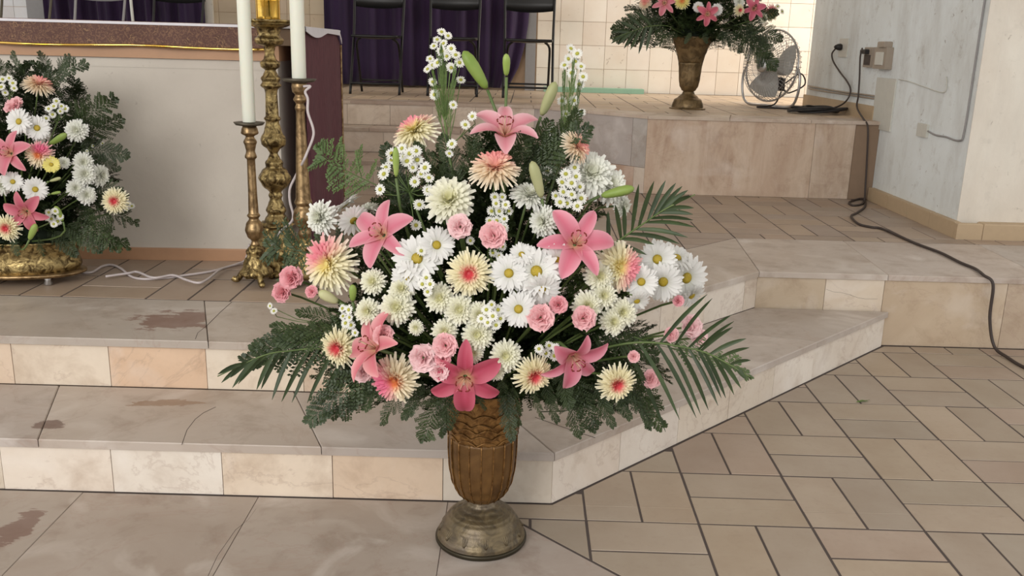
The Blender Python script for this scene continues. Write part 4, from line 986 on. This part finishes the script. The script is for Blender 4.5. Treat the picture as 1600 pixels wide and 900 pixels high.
def fill(B, poly, n, group, label, l0=.16, l1=.26, dmin=-.20, dmax=-.03, kinds=(0, 1, 2, 3), light=.1, mass=None):
    us = [p[0] for p in poly]; vs = [p[1] for p in poly]; k_ = 0; pts = []
    tries = 0
    while k_ < n and tries < 20000:
        tries += 1
        u, v = rnd.uniform(min(us), max(us)), rnd.uniform(min(vs), max(vs))
        if not inpoly(u, v, poly): continue
        md = 14 if tries > 5000 else 30
        if any((u - a) ** 2 + (v - b) ** 2 < md * md for a, b in pts[-60:]): continue
        pts.append((u, v)); T = B.at(u, v, rnd.uniform(dmin, dmax)); c = B.core + Vector((0, 0, (T.z - B.core.z) * .25)); d = (T - c); L_ = rnd.uniform(l0, l1)
        d = (d.normalized() + Vector((rnd.uniform(-.5, .5), rnd.uniform(-.6, .1), rnd.uniform(-.55, .35)))).normalized()
        me = (FERNS_L if rnd.random() < light else FERNS)[rnd.choice(kinds)]
        sprig(T - d * L_, T, me, label, group, wid=rnd.uniform(.9, 1.3), mass=mass); k_ += 1
def lead(B, pairs, kinds, group, label, dd=0, light=False, wid=1.0):
    for (u0, v0, u1, v1) in pairs:
        A = B.at(u0, v0, dd); T = atY(u1, v1, A.y - rnd.uniform(-.02, .05)); sprig(A, T, (FERNS_L if light else FERNS)[rnd.choice(kinds)], label, group, up=Vector((0, -1, .25)), wid=wid * rnd.uniform(.85, 1.15))
def palm(B, rachis, leaflets, label, dd=0, w=.013, mat='palm', drop=.0):
    P = [B.at(u, v, dd) for u, v in rachis[:1]]; y = P[0].y
    P = [atY(u, v, y - .02 * i) for i, (u, v) in enumerate(rachis)]
    o = bpy.data.objects.new('palm_frond', None); COL.objects.link(o); O = P[0]; o.matrix_world = Matrix.Translation(O); tag(o, label, 'palm leaf')
    path = smoothpath([B.core.lerp(P[0], .2), B.core.lerp(P[0], .6)] + P, 6); mb = MB(); mb.tube([p - O for p in path], .0032, 6, r1=.0012); mb.build('rachis', 'stem', o)
    rp = smoothpath(P, 8)
    for (u0, v0, u1, v1) in leaflets:
        a0 = atY(u0, v0, y); best = min(rp, key=lambda p: (atY(u0, v0, p.y) - p).length); a = best; b = atY(u1, v1, a.y - rnd.uniform(-.03, .06))
        d = b - a; L_ = d.length; dn = d.normalized(); sd = dn.cross(Vector((0, -1, 0))).normalized(); sd = (sd + Vector((0, rnd.uniform(-.5, .5), 0))).normalized(); nr = sd.cross(dn).normalized()
        vs = []; n = 6
        for i in range(n + 1):
            t = i / n; c = a - O + d * t + Vector((0, 0, .05 * L_ * math.sin(PI * t))); ww = w * (.35 + .75 * math.sin(PI * min(.97, t * .9 + .08))) * (1 if t < .99 else .2)
            vs += [c - sd * ww * .5, c + nr * ww * -.22, c + sd * ww * .5]
        fs = [(3 * i + j, 3 * i + j + 1, 3 * i + j + 4, 3 * i + j + 3) for i in range(n) for j in (0, 1)]
        ww = 0; mb = MB(); mb.add(vs, fs); mb.build('leaflet', mat, o)
    return o

# ================================================================== the large bouquet
A = Bouquet(-.064, 2.15, [(.30, .22), (.45, .44), (.55, .50), (.70, .48), (.85, .40), (1.0, .30), (1.15, .20), (1.3, .10)], (-.064, 2.135, .44), 'front bouquet', .62)
mb = MB(); mb.lathe([(.02, .35), (.078, .37), (.082, .42), (.09, .50), (.07, .58), (.01, .61)], 18, mod=lambda a, z: 1 + .05 * math.sin(a * 5 + z * 40)); mb.build('floral_foam', 'foam', v1)
GF = 'fern sprigs filling the large bouquet'; LF = 'feathery dark green fern sprig in the large front bouquet'
outline = [(600, 250), (640, 222), (700, 205), (760, 200), (850, 195), (905, 200), (925, 260), (965, 330), (950, 400), (1010, 450), (1060, 520), (1040, 640), (900, 660), (820, 630), (700, 640), (560, 635), (500, 620), (470, 560), (520, 480), (500, 400), (550, 340), (600, 290)]
fill(A, outline, 70, GF, LF)
ms = MB(); fill(A, outline, 120, GF, LF, .16, .26, -.24, -.06, mass=ms)
core_poly = [(640, 300), (860, 300), (980, 450), (1000, 600), (850, 620), (650, 620), (520, 590), (560, 450)]
fill(A, core_poly, 110, GF, LF, .12, .2, -.30, -.08, (3, 4), 0, mass=ms)
bot = [(490, 560), (1030, 560), (1050, 620), (1000, 650), (860, 645), (800, 620), (700, 630), (660, 660), (520, 640)]
fill(A, bot, 60, GF, LF, .12, .2, -.15, -.0, (0, 3, 4), 0, mass=ms)
tag(ms.build('fern_foliage', 'fern', kind='stuff'), 'dense dark fern foliage packed between the flowers of the large front bouquet', 'foliage')
lead(A, [(600, 560, 482, 660), (600, 580, 515, 650), (590, 590, 545, 640), (640, 600, 598, 665), (660, 590, 630, 655), (690, 600, 660, 688), (700, 590, 690, 680), (780, 590, 795, 650), (830, 600, 850, 655), (850, 590, 872, 660), (880, 600, 905, 682), (900, 590, 930, 672), (930, 590, 960, 668), (950, 580, 985, 655), (960, 580, 1015, 668), (980, 560, 1035, 668), (740, 600, 760, 640), (870, 560, 890, 640), (620, 560, 570, 640), (560, 560, 500, 625), (800, 600, 812, 665), (790, 610, 800, 690), (680, 620, 700, 660)], (0, 3, 4), 'drooping fern sprigs under the large bouquet', 'fern sprig drooping below the flowers of the front bouquet', -.03, wid=.8)
lead(A, [(565, 540, 395, 545), (560, 520, 425, 510), (540, 510, 462, 488), (560, 540, 380, 565), (560, 530, 430, 535), (540, 500, 480, 510)], (3, 4), 'broad fern sprigs at the left of the large bouquet', 'leafy fern sprig reaching left over the marble step', -.02, wid=.75)
sprig(A.at(590, 290), A.at(500, 234), FERNS_L[0], 'bright green fern plume arching left in front of the maroon cloth', None, up=Vector((0, -1, .1)), wid=1.1)
sprig(A.at(560, 400, -.1), A.at(425, 385, -.12), FERNS[1], 'fern sprig reaching left in front of the ornate candlestick', None, up=Vector((0, -1, .2)), wid=1.0)
lead(A, [(697, 200, 690, 70), (700, 210, 712, 100), (690, 200, 676, 110)], (0, 1), 'leafy stems among the tall left asters', 'thin leafy green stem among the tall left asters', -.02, True, .2)
lead(A, [(880, 250, 896, 95), (890, 250, 905, 130), (876, 250, 880, 110)], (0, 1), 'leafy stems among the tall right asters', 'thin leafy green stem among the tall right asters', -.02, True, .2)
sprig(A.at(1030, 540, .05), A.at(1168, 588, .03), FERNS_L[3], 'small-leaved light green sprig lying along the lower right palm leaf', None, wid=.5)
lead(A, [(800, 300, 925, 200), (830, 260, 905, 170), (800, 270, 860, 185), (780, 280, 830, 200), (720, 290, 690, 210), (700, 300, 650, 220), (740, 280, 745, 200), (640, 330, 602, 225)], (0, 1, 2), 'fern sprigs at the top of the large bouquet', 'fern sprig standing up behind the top flowers of the front bouquet', -.05, wid=.9)
palm(A, [(900, 425), (958, 382), (1003, 351), (1039, 327), (1086, 304)], [(968, 374, 961, 320), (975, 370, 975, 322), (985, 362, 998, 288), (998, 354, 1022, 283), (1010, 345, 1040, 282), (1020, 338, 1056, 286), (1028, 333, 1066, 291), (1035, 328, 1075, 297), (1040, 327, 1084, 325), (1030, 333, 1083, 335), (1018, 340, 1083, 344), (1008, 348, 1086, 355), (995, 356, 1075, 371), (982, 364, 1062, 381), (970, 372, 1022, 382), (958, 382, 1010, 398), (948, 390, 950, 330), (1050, 322, 1080, 306)], 'palm leaf fanning out right above the white daisies', -.04, .009)
palm(A, [(960, 540), (1013, 535), (1060, 541), (1100, 550), (1135, 567), (1172, 589)], [(1030, 540, 1105, 460), (1055, 540, 1113, 466), (1078, 545, 1143, 492), (1090, 548, 1147, 502), (1096, 549, 1145, 511), (1110, 553, 1166, 529), (1122, 560, 1171, 543), (1138, 568, 1173, 563), (975, 545, 1040, 675), (1000, 542, 1062, 656), (1022, 540, 1088, 653), (1040, 542, 1095, 648), (1058, 544, 1107, 641), (1075, 548, 1122, 634), (1088, 551, 1127, 622), (1098, 554, 1134, 622), (1110, 558, 1147, 617), (1122, 563, 1158, 607), (1150, 575, 1165, 592)], 'palm leaf with drooping leaflets at the lower right of the large bouquet', .0, .009)
palm(A, [(575, 555), (505, 545), (455, 548), (410, 556), (340, 588)], [(384, 560, 340, 585), (388, 560, 346, 598), (405, 556, 363, 606), (420, 556, 372, 600), (430, 554, 401, 609), (440, 552, 408, 608), (457, 549, 425, 625), (484, 548, 440, 628), (500, 548, 456, 629), (520, 548, 480, 630), (395, 558, 360, 590), (540, 550, 505, 625)], 'palm leaf with drooping leaflets at the lower left of the large bouquet', -.02, .0095)

DP = (.66, .13, .17); LP = (.86, .48, .50)
A.lily(789, 214, 104, 'light pink lily opening upward at the very top of the front bouquet', (.0, .88, .45), .5, .0, .40, (.76, .30, .36), (.86, .56, .60))
A.lily(600, 368, 96, 'pink lily on the left, just above the big pink and cream mum', (-.35, .45, .75), .3, .05, .5, (.70, .20, .28), (.84, .46, .52))
A.lily(898, 382, 104, 'pink lily with dark anthers left of the arching palm leaf', (.15, .50, .80), .1, .06, .5, (.70, .18, .26), (.84, .42, .50))
A.lily(727, 588, 106, 'deep pink lily hanging at the bottom centre above the vase', (.0, -.05, 1), .52, .06, .75, (.48, .05, .10), (.62, .15, .22))
A.lily(592, 546, 106, 'coral pink lily at lower left, half covering a cream mum', (-.66, .42, .45), .9, .08, .45, (.68, .18, .22), (.84, .46, .46))
A.lily(892, 552, 100, 'pink lily facing down at the lower right of the bouquet', (.35, -.40, .75), .2, .08, .35, (.66, .16, .24), (.80, .40, .48))
F = A.flower
F('mum_side', 650, 207, 82, 'cream and pink spider mum seen from the side at upper left', (-.35, .80, .45), 1.9, .0)
F('mum_peach', 773, 265, 84, 'peach-topped spider mum just below the highest lily', (.0, .80, .60), 1.6, .04)
F('mum_peach', 900, 230, 58, 'peach spider mum turned right at upper right edge', (.6, .45, .6), .6, .07)
F('mum_side', 515, 412, 96, 'large cream spider mum with pink upper side at the left edge', (-.35, .15, .9), 2.2, .05)
F('mum_centre', 733, 427, 76, 'cream mum with red heart in the middle of the bouquet', (.0, .15, 1), 0, .07)
F('mum_side', 967, 416, 84, 'yellow-hearted mum with pink right side beside the daisies', (.30, .15, .9), -.2, .05)
F('mum_centre', 530, 542, 70, 'cream mum half hidden behind the lower left lily', (-.3, 0, .9), 0, .03)
F('mum_orange', 617, 592, 84, 'cream mum with orange and magenta heart at lower left', (-.1, -.1, 1), 3.4, .07)
F('mum_centre', 833, 585, 68, 'cream mum with long red heart right of the bottom lily', (.35, -.1, .9), 0, .07)
F('mum_centre', 963, 598, 66, 'cream mum with red heart lowest at right', (.2, -.1, .95), 0, .10)
for u, v, d, lab, f in [
 (703, 314, 84, 'large white cushion mum right of the small asters at upper left', (-.1, .55, .8)), (620, 480, 60, 'white-yellow mum left of centre with pointed lower petals', None), (583, 440, 44, 'small cream mum right of the big pink-sided one', None),
 (628, 452, 46, 'cream mum just under the large white daisy at left', (0, .5, .8)), (687, 466, 50, 'cream mum diagonally below left of the red-hearted centre mum', None), (718, 484, 52, 'cream mum directly below the red-hearted centre mum', None),
 (750, 492, 46, 'cream mum partly behind the central aster cluster', None), (746, 523, 54, 'cream mum below the central aster cluster', None), (695, 518, 44, 'greenish cream mum above the pink carnations at lower centre', None),
 (790, 556, 54, 'cream mum above right of the bottom lily', None), (575, 486, 46, 'cream mum above the lower left lily', None), (917, 478, 52, 'white mum left of three clustered at right of centre', None),
 (958, 503, 46, 'white mum lowest of the cluster at right of centre', None), (972, 488, 50, 'white mum right end of the cluster at right of centre', None), (943, 462, 46, 'cream mum under the yellow-hearted pink-sided mum', None), (936, 432, 50, 'pale cream mum tucked left of the pink-sided mum at right', None),
 (650, 512, 26, 'tiny half-open cream mum in dark foliage left of centre', None), (775, 580, 32, 'tiny white mum touching the bottom lily on the right', None), (740, 552, 34, 'small white mum behind the bottom lily', None)]:
    F('mum_cream', u, v, d, lab, f, None, .05)
for u, v, d, lab, f in [(922, 272, 86, 'big white mum at the upper right shoulder of the bouquet', (.15, .5, .85)), (952, 290, 66, 'white mum just right of the big upper right one', (.4, .4, .85)), (972, 322, 38, 'white mum hanging under the horizontal green bud', (.6, -.1, .6)),
 (825, 308, 62, 'white mum seen from the side on a bare stem', (.2, .80, .35)), (850, 346, 54, 'white mum facing left above the right lily', (-.5, .1, .7)), (502, 340, 60, 'white mum at the far left edge above the big mum', (-.5, .2, .8)), (575, 330, 44, 'white mum seen from behind, upper left', (-.3, .7, -.2))]:
    F('mum_white', u, v, d, lab, f, None, .02)
for u, v, d, lab, f in [
 (652, 404, 80, 'big white daisy with orange eye left of centre', None), (682, 383, 62, 'white daisy half behind the big one left of centre', (.3, .3, .8)), (638, 432, 60, 'white daisy under the big one left of centre', (-.3, -.1, .9)),
 (540, 322, 62, 'white daisy seen edge-on from behind at upper left', (-.6, .75, -.1)), (553, 345, 58, 'white daisy turned away beside the upper left lily', (-.4, .3, -.6)),
 (795, 427, 66, 'white daisy with olive eye right of the red-hearted mum', None), (838, 424, 82, 'largest white daisy right of centre with olive eye', None), (870, 408, 62, 'pinkish white daisy behind the largest one, under the lily', (.3, .2, .9)),
 (846, 452, 66, 'white daisy under the largest one right of centre', (.1, -.35, .9)), (810, 483, 62, 'white daisy with gold eye low in the centre right', None), (815, 398, 44, 'pale daisy peeping out above the two central ones', (0, .6, .7)),
 (1027, 405, 66, 'white daisy highest in the right-hand daisy bunch', (-.1, .2, 1)), (1036, 440, 68, 'white daisy lower left in the right-hand bunch', (0, -.05, 1)), (1072, 434, 78, 'white daisy at the right edge of the right-hand bunch', (.4, 0, .9)),
 (1058, 403, 58, 'white daisy seen from above behind the right-hand bunch', (.3, .75, .45)), (1002, 440, 58, 'shaded white daisy at the left of the right-hand bunch', (-.1, 0, 1)), (1080, 462, 52, 'white daisy drooping lowest in the right-hand bunch', (.5, -.5, .6)), (995, 470, 44, 'white daisy turned down beneath the right-hand bunch', (.2, -.5, .8))]:
    F('daisy', u, v, d, lab, f, None, .06)
for u, v, d, lab, k_ in [
 (719, 354, 38, 'pale pink carnation below the white cushion mum', 'carnation_pale'), (771, 368, 42, 'pink carnation right of the pale one at upper centre', 'carnation'), (599, 524, 32, 'pink carnation on the right of the lower left lily', 'carnation'),
 (567, 579, 36, 'pale pink carnation under the lower left lily', 'carnation_pale'), (661, 559, 44, 'large pink carnation left of the bottom lily', 'carnation_pale'), (696, 540, 38, 'pink carnation above left of the bottom lily', 'carnation'), (687, 580, 32, 'small pink carnation touching the bottom lily on the left', 'carnation_pale'), (692, 560, 26, 'shaded pink carnation between the bottom ones', 'carnation_deep'),
 (845, 496, 42, 'pink carnation right of the gold-eyed low daisy', 'carnation'), (912, 497, 38, 'pink carnation beside the white mum cluster', 'carnation'), (873, 476, 28, 'small deep pink carnation between daisies and mums', 'carnation_deep'),
 (455, 434, 36, 'deep pink carnation at far left in front of the candlestick', 'carnation_deep'), (441, 456, 32, 'deep pink carnation outermost and lowest at far left', 'carnation_deep'), (487, 456, 20, 'small deep pink carnation under the big left mum', 'carnation_deep'),
 (1080, 510, 36, 'pale pink carnation above the lower right palm leaf', 'carnation_pale'), (1049, 523, 24, 'small pink carnation left of the pair by the right palm', 'carnation'), (1093, 527, 26, 'pale pink carnation outermost at right', 'carnation_pale'),
 (990, 557, 19, 'small pink carnation bud in dark foliage at lower right', 'carnation'), (1018, 592, 30, 'pink carnation lowest at right near the palm leaflets', 'carnation'), (1060, 470, 18, 'tiny coral carnation under the right-hand daisies', 'carnation_deep')]:
    F(k_, u, v, d, lab, None, None, .08)
A.bud(760, 138, 724, 80, 25, 'large green lily bud leaning left at the top')
A.bud(791, 118, 791, 84, 15, 'small upright green lily bud against the purple curtain')
A.bud(846, 180, 868, 128, 22, 'pale green lily bud leaning right at the top', mat='bud_pale')
A.bud(846, 308, 831, 252, 22, 'pale cream lily bud below the top flowers', .04, mat='bud_pale')
A.bud(619, 276, 618, 230, 13, 'thin bright green bud among the upper left asters', .06)
A.bud(940, 306, 991, 294, 20, 'green lily bud lying almost level at upper right', .06)
A.bud(551, 470, 551, 445, 15, 'short bright green bud right of the big left mum', .05)
A.bud(528, 472, 498, 456, 20, 'olive lily bud hidden under the big left mum', .03, mat='bud_pale')
S = A.aster_spray
S([(690, 50), (700, 56), (683, 62), (693, 68), (678, 72), (705, 76), (690, 80), (698, 88), (672, 92), (712, 86), (676, 102), (704, 104), (668, 108), (718, 98), (684, 98), (705, 106)], (695, 190), 'tall spray of tiny white asters highest at left', 17, 0)
S([(676, 128), (720, 125), (679, 148), (708, 164), (738, 182), (727, 195), (702, 240), (706, 225)], (700, 230), 'loose spray of small white asters under the tall left one', 17, .02)
S([(892, 76), (902, 84), (888, 92), (899, 96), (908, 104), (893, 114), (882, 102), (905, 132), (878, 158), (897, 157), (908, 176), (884, 178), (911, 120), (880, 208), (850, 222), (855, 268), (863, 205)], (880, 240), 'tall spray of small white asters highest at right', 18, 0)
S([(628, 232), (640, 240), (650, 236), (612, 250), (636, 252), (652, 250), (664, 262), (645, 262), (603, 262), (658, 272), (670, 278), (648, 284), (600, 272), (669, 297), (594, 296), (632, 245), (655, 320), (650, 352), (612, 240)], (640, 300), 'dense spray of white asters at the upper left shoulder', 20, .04)
S([(785, 308), (775, 318), (790, 320), (780, 330), (795, 330), (768, 330), (788, 342), (776, 345), (787, 356), (765, 345), (773, 308)], (780, 370), 'spray of white asters in the centre above the pink carnations', 17, .03)
S([(898, 262), (884, 272), (900, 276), (878, 285), (893, 286), (906, 292), (880, 300), (893, 304), (908, 310), (875, 316), (902, 322), (886, 318), (868, 306), (873, 342)], (890, 330), 'spray of white asters at right under the white mums', 19, .05)
S([(768, 476), (778, 484), (760, 484), (770, 494), (782, 498), (752, 498), (762, 504), (775, 508)], (765, 500), 'round cluster of white asters low in the centre', 18, .08)
S([(666, 434), (660, 444), (672, 444), (668, 456), (658, 392)], (665, 450), 'few tiny white asters beside the big left daisy', 17, .08)
S([(535, 482), (545, 484), (536, 494), (546, 496), (540, 505), (548, 508), (555, 520)], (545, 520), 'cluster of tiny white asters above the lower left lily', 16, .06)
S([(858, 540), (868, 543), (853, 552), (866, 556), (873, 548), (845, 548), (842, 545)], (860, 565), 'cluster of tiny white asters right of the lower right lily stem', 16, .06)
S([(422, 478), (428, 486)], (500, 505), 'lone tiny white aster on a thin stem at the far left', 14, 0)
S([(1095, 440), (735, 376), (770, 395), (785, 385), (780, 400)], (780, 410), 'scattered small white asters under the upper pink carnations', 15, .0)

# ================================================================== bouquet at the altar foot (cut by the left edge)
B2 = Bouquet(-1.93, 3.42, [(.35, .30), (.55, .46), (.75, .44), (.95, .36), (1.15, .24), (1.3, .1)], (-1.93, 3.40, .48), 'altar bouquet', .6)
mb = MB(); ell(mb, [(.02, .08), (.24, .10), (.27, .16), (.22, .22), (.05, .26)], 24); o = mb.build('moss_mound', 'foam'); o.location = (-1.95, 3.40, Z2); tag(o, 'mound of dark moss filling the low gilt planter', 'moss')
G2 = 'fern sprigs in the altar foot bouquet'; L2_ = 'dark fern sprig in the bouquet at the foot of the altar'
ms = MB(); fill(B2, [(-150, 300), (-120, 180), (-60, 90), (60, 90), (130, 130), (160, 200), (190, 300), (150, 350), (120, 385), (-120, 395)], 230, G2, L2_, .12, .22, -.15, -.02, (0, 1, 2, 3, 4), 0, mass=ms)
fill(B2, [(-40, 260), (150, 260), (160, 330), (130, 385), (-40, 385)], 80, G2, L2_, .12, .2, -.2, -.06, (3, 4), 0, mass=ms)
tag(ms.build('fern_foliage', 'fern', kind='stuff'), 'dense dark fern foliage of the bouquet at the altar foot', 'foliage')
lead(B2, [(60, 140, 138, 100), (100, 200, 182, 150), (110, 215, 194, 182), (80, 120, 60, 80), (40, 120, 20, 80), (120, 230, 204, 245), (130, 300, 218, 348), (120, 320, 205, 385), (120, 330, 190, 390), (100, 350, 160, 395), (80, 360, 120, 400), (130, 280, 200, 310), (60, 370, 70, 400), (20, 370, 30, 400), (10, 120, -5, 90), (150, 250, 190, 265), (90, 120, 110, 85)], (0, 1, 3), 'fern sprigs edging the altar foot bouquet', 'fern sprig fanning out at the edge of the altar foot bouquet', -.07)
G = B2.flower
G('mum_peach', 60, 134, 50, 'peach mum seen from the side at top of the altar bouquet', (.3, .75, .3), 1.5)
G('daisy', 30, 190, 44, 'white daisy upper left in the altar bouquet', (-.1, .2, .9), dd=.03)
G('daisy', 58, 200, 42, 'white daisy right of the upper one in the altar bouquet', (.3, .1, .9), dd=.03)
G('daisy', 20, 284, 34, 'white daisy left of the pair in the middle of the altar bouquet', dd=.05)
G('daisy', 55, 296, 40, 'white daisy right of the pair above the deep pink lily', dd=.05)
G('mum_white', 120, 204, 38, 'white mum at right of the green bud in the altar bouquet', (.2, .2, .9), dd=.03)
G('mum_orange', 62, 242, 46, 'cream mum with orange heart beside the yellow flower', (.1, .1, .9), dd=.06)
G('star_yellow', 80, 257, 28, 'small yellow star-shaped flower in the altar bouquet', dd=.07)
for (u, v, d, l_) in [(130, 254, 34, 'uppermost of the white mums right in the altar bouquet'), (132, 272, 38, 'second white mum down at right in the altar bouquet'), (118, 294, 30, 'small white mum low left of the right group by the altar'), (135, 305, 32, 'lowest white mum of the right group by the altar'), (100, 254, 20, 'tiny white mum left of the right group by the altar'), (3, 290, 32, 'white mum cut by the left frame edge')]:
    G('mum_white', u, v, d, l_, None, None, .04)
G('mum_white', 156, 274, 38, 'white mum seen edge-on at far right of the altar bouquet', (.85, .1, .3), dd=.03)
G('mum_centre', 180, 314, 44, 'cream mum with red heart standing out right by the altar', (.1, .1, 1), dd=.08)
G('mum_centre', 12, 356, 46, 'cream mum with red heart lowest left above the gilt planter', (0, 0, 1), dd=.05)
for (u, v, d, k_, l_) in [(-30, 200, 40, 'daisy', 'white daisy high on the left side of the altar bouquet, past the frame edge'), (-60, 260, 40, 'mum_white', 'white mum on the left side of the altar bouquet, past the frame edge'), (-45, 320, 40, 'daisy', 'white daisy low on the left side of the altar bouquet, past the frame edge'), (-90, 330, 42, 'mum_centre', 'red-hearted mum on the left side of the altar bouquet, past the frame edge'), (-25, 130, 34, 'carnation', 'pink carnation on the left side of the altar bouquet, past the frame edge')]: G(k_, u, v, d, l_, None, dd=.03)
G('carnation', 22, 165, 30, 'pink carnation at upper left of the altar bouquet', (-.2, .6, .6))
B2.lily(18, 240, 62, 'pink lily at the left edge of the altar bouquet', (-.1, .3, .9), .3, .06, .6, (.66, .18, .24), (.80, .40, .44))
B2.lily(42, 330, 58, 'dark pink lily low in the altar bouquet', (.1, -.1, .9), .8, .05, .6, (.58, .12, .18), (.70, .26, .30))
B2.bud(78, 225, 104, 209, 13, 'green lily bud left of the white mum by the altar', .05)
B2.bud(46, 374, 56, 350, 13, 'upright olive bud above the gilt planter', .06)
B2.bud(78, 283, 95, 278, 7, 'slim pink-tipped bud right of the daisies by the altar', .05, mat='bud_pale')
B2.bud(80, 303, 95, 300, 6, 'slim green bud under the pink-tipped one by the altar', .05)
B2.bud(98, 345, 86, 322, 12, 'green bud behind the white aster ball', .03)
B2.aster_spray([(4, 124), (14, 122), (20, 130), (8, 145), (22, 138), (2, 136)], (15, 150), 'white aster cluster at upper left of the altar bouquet', 13, .02)
B2.aster_spray([(88, 158), (96, 166), (84, 166), (94, 174), (82, 179), (76, 170), (102, 170), (72, 185)], (90, 190), 'white aster cluster right of the carnation by the altar', 12, .02)
B2.aster_spray([(76, 332), (86, 330), (94, 338), (80, 342), (90, 346), (73, 340), (84, 350)], (85, 345), 'ball of white asters low in the altar bouquet', 13, .04)
B2.aster_spray([(200, 318), (206, 322), (198, 327)], (185, 330), 'tiny white asters beside the rightmost red-hearted mum', 11, .0)
B2.aster_spray([(148, 212), (156, 218), (146, 228), (136, 236), (160, 224)], (135, 235), 'sparse tiny asters right of the white mum by the altar', 7, .0)

# ================================================================== bouquet on the platform (cut by the top edge)
B3 = Bouquet(1.245, 6.78, [(1.28, .12), (1.36, .50), (1.48, .62), (1.7, .50), (2.0, .34), (2.3, .15)], (1.245, 6.765, 1.33), 'platform bouquet', .55)
mb = MB(); mb.lathe([(.02, .42), (.10, .45), (.12, .52), (.14, .62), (.02, .72)], 16, mod=lambda a, z: 1 + .05 * math.sin(a * 5)); mb.build('floral_foam', 'foam', v2)
G3 = 'fern sprigs in the platform bouquet'; L3_ = 'dark fern sprig in the bouquet on the platform'
ms = MB(); fill(B3, [(985, 10), (1000, -40), (1180, -40), (1200, 20), (1195, 50), (1160, 62), (1110, 66), (1060, 62), (1010, 50), (990, 40)], 150, G3, L3_, .2, .32, -.2, .05, (1, 2, 3, 4), 0, mass=ms)
tag(ms.build('fern_foliage', 'fern', kind='stuff'), 'dense dark fern foliage of the bouquet on the platform', 'foliage')
lead(B3, [(1040, 40, 962, 62), (1040, 30, 955, 45), (1030, 20, 975, 15), (1050, 50, 985, 70), (1060, 50, 1020, 72), (1120, 50, 1160, 82), (1140, 50, 1178, 76), (1150, 40, 1200, 92), (1150, 50, 1212, 108), (1160, 40, 1222, 62), (1150, 20, 1215, 20), (1080, 50, 1070, 68), (1100, 50, 1105, 68), (1130, 50, 1140, 72), (1160, 50, 1195, 70), (1000, 20, 955, 60)], (0, 1, 3), 'fern sprigs edging the platform bouquet', 'fern sprig spreading sideways from the platform bouquet', -.05)
palm(B3, [(1040, 40), (1010, 42), (985, 50), (952, 62)], [(1010, 44, 998, 84), (1003, 46, 985, 78), (996, 47, 975, 76), (988, 49, 966, 70), (980, 52, 955, 68), (1020, 43, 1010, 80), (985, 50, 954, 50), (995, 47, 968, 34), (1005, 43, 980, 24), (1018, 41, 992, 18)], 'palm leaf drooping left from the platform bouquet', .05, .022)
G = B3.flower
B3.lily(1038, 5, 34, 'pink lily upper left in the platform bouquet', (-.1, .1, 1), .3, .05, .7, (.72, .2, .26), (.84, .42, .46))
B3.lily(1105, 22, 32, 'deep pink lily in the middle of the platform bouquet', (0, 0, 1), .5, .05, .7, (.62, .1, .16), (.76, .3, .34))
B3.lily(1178, 14, 32, 'deep pink lily at right of the platform bouquet', (-.1, .1, 1), .2, .05, .6, (.62, .1, .18), (.76, .3, .36))
G('mum_yellow', 1066, 2, 26, 'yellow mum with orange heart in the platform bouquet', None, dd=.06)
G('mum_centre', 1155, 16, 20, 'slim cream mum with red heart in the platform bouquet', (.3, 0, .8), dd=.06)
G('mum_side', 1205, 20, 28, 'yellow and peach mum outermost right in the platform bouquet', (.4, 0, .8), dd=.04)
G('mum_peach', 1008, 6, 22, 'peach mum at the left of the platform bouquet', (-.4, .1, .8), dd=.04)
G('daisy', 1120, 15, 20, 'white daisy behind the middle lily of the platform bouquet', None, dd=.03)
G('daisy', 1091, 11, 18, 'white daisy left of the middle lily of the platform bouquet', None, dd=.03)
G('mum_white', 1155, 3, 18, 'white mum above the slim red-hearted one on the platform', None, dd=.04)
G('mum_cream', 1192, 28, 18, 'cream mum under the right lily of the platform bouquet', None, dd=.04)
for (u, v, k_, l_) in [(1090, -30, 'mum_white', 'white mum high in the platform bouquet'), (1130, -25, 'carnation', 'pink carnation high in the platform bouquet'), (1060, -35, 'carnation', 'pink carnation high left in the platform bouquet')]: G(k_, u, v, 24, l_, None, dd=.03)
B3.aster_spray([(1196, 24), (1188, 22), (1215, 10), (1222, 18)], (1180, 30), 'tiny white asters at the right tip of the platform bouquet', 9, .02)
# fallen leaf on the floor tiles
p = atZ(1348, 627, .002); mb = MB()
mb.add([(-.02, 0, 0), (0, .008, .003), (.022, 0, .001), (0, -.008, .003)], [(0, 1, 2), (0, 2, 3)]); mb.add([(-.03, -.012, 0), (-.018, -.002, .004), (-.005, -.008, .001), (-.02, -.014, .002)], [(0, 1, 2), (0, 2, 3)]); mb.tube([(.0, 0, .001), (.03, .012, .002)], .0008, 4)
o = mb.build('fallen_leaf', 'fern_light'); o.location = p; tag(o, 'scrap of green leaf dropped on the beige floor tiles', 'leaf')
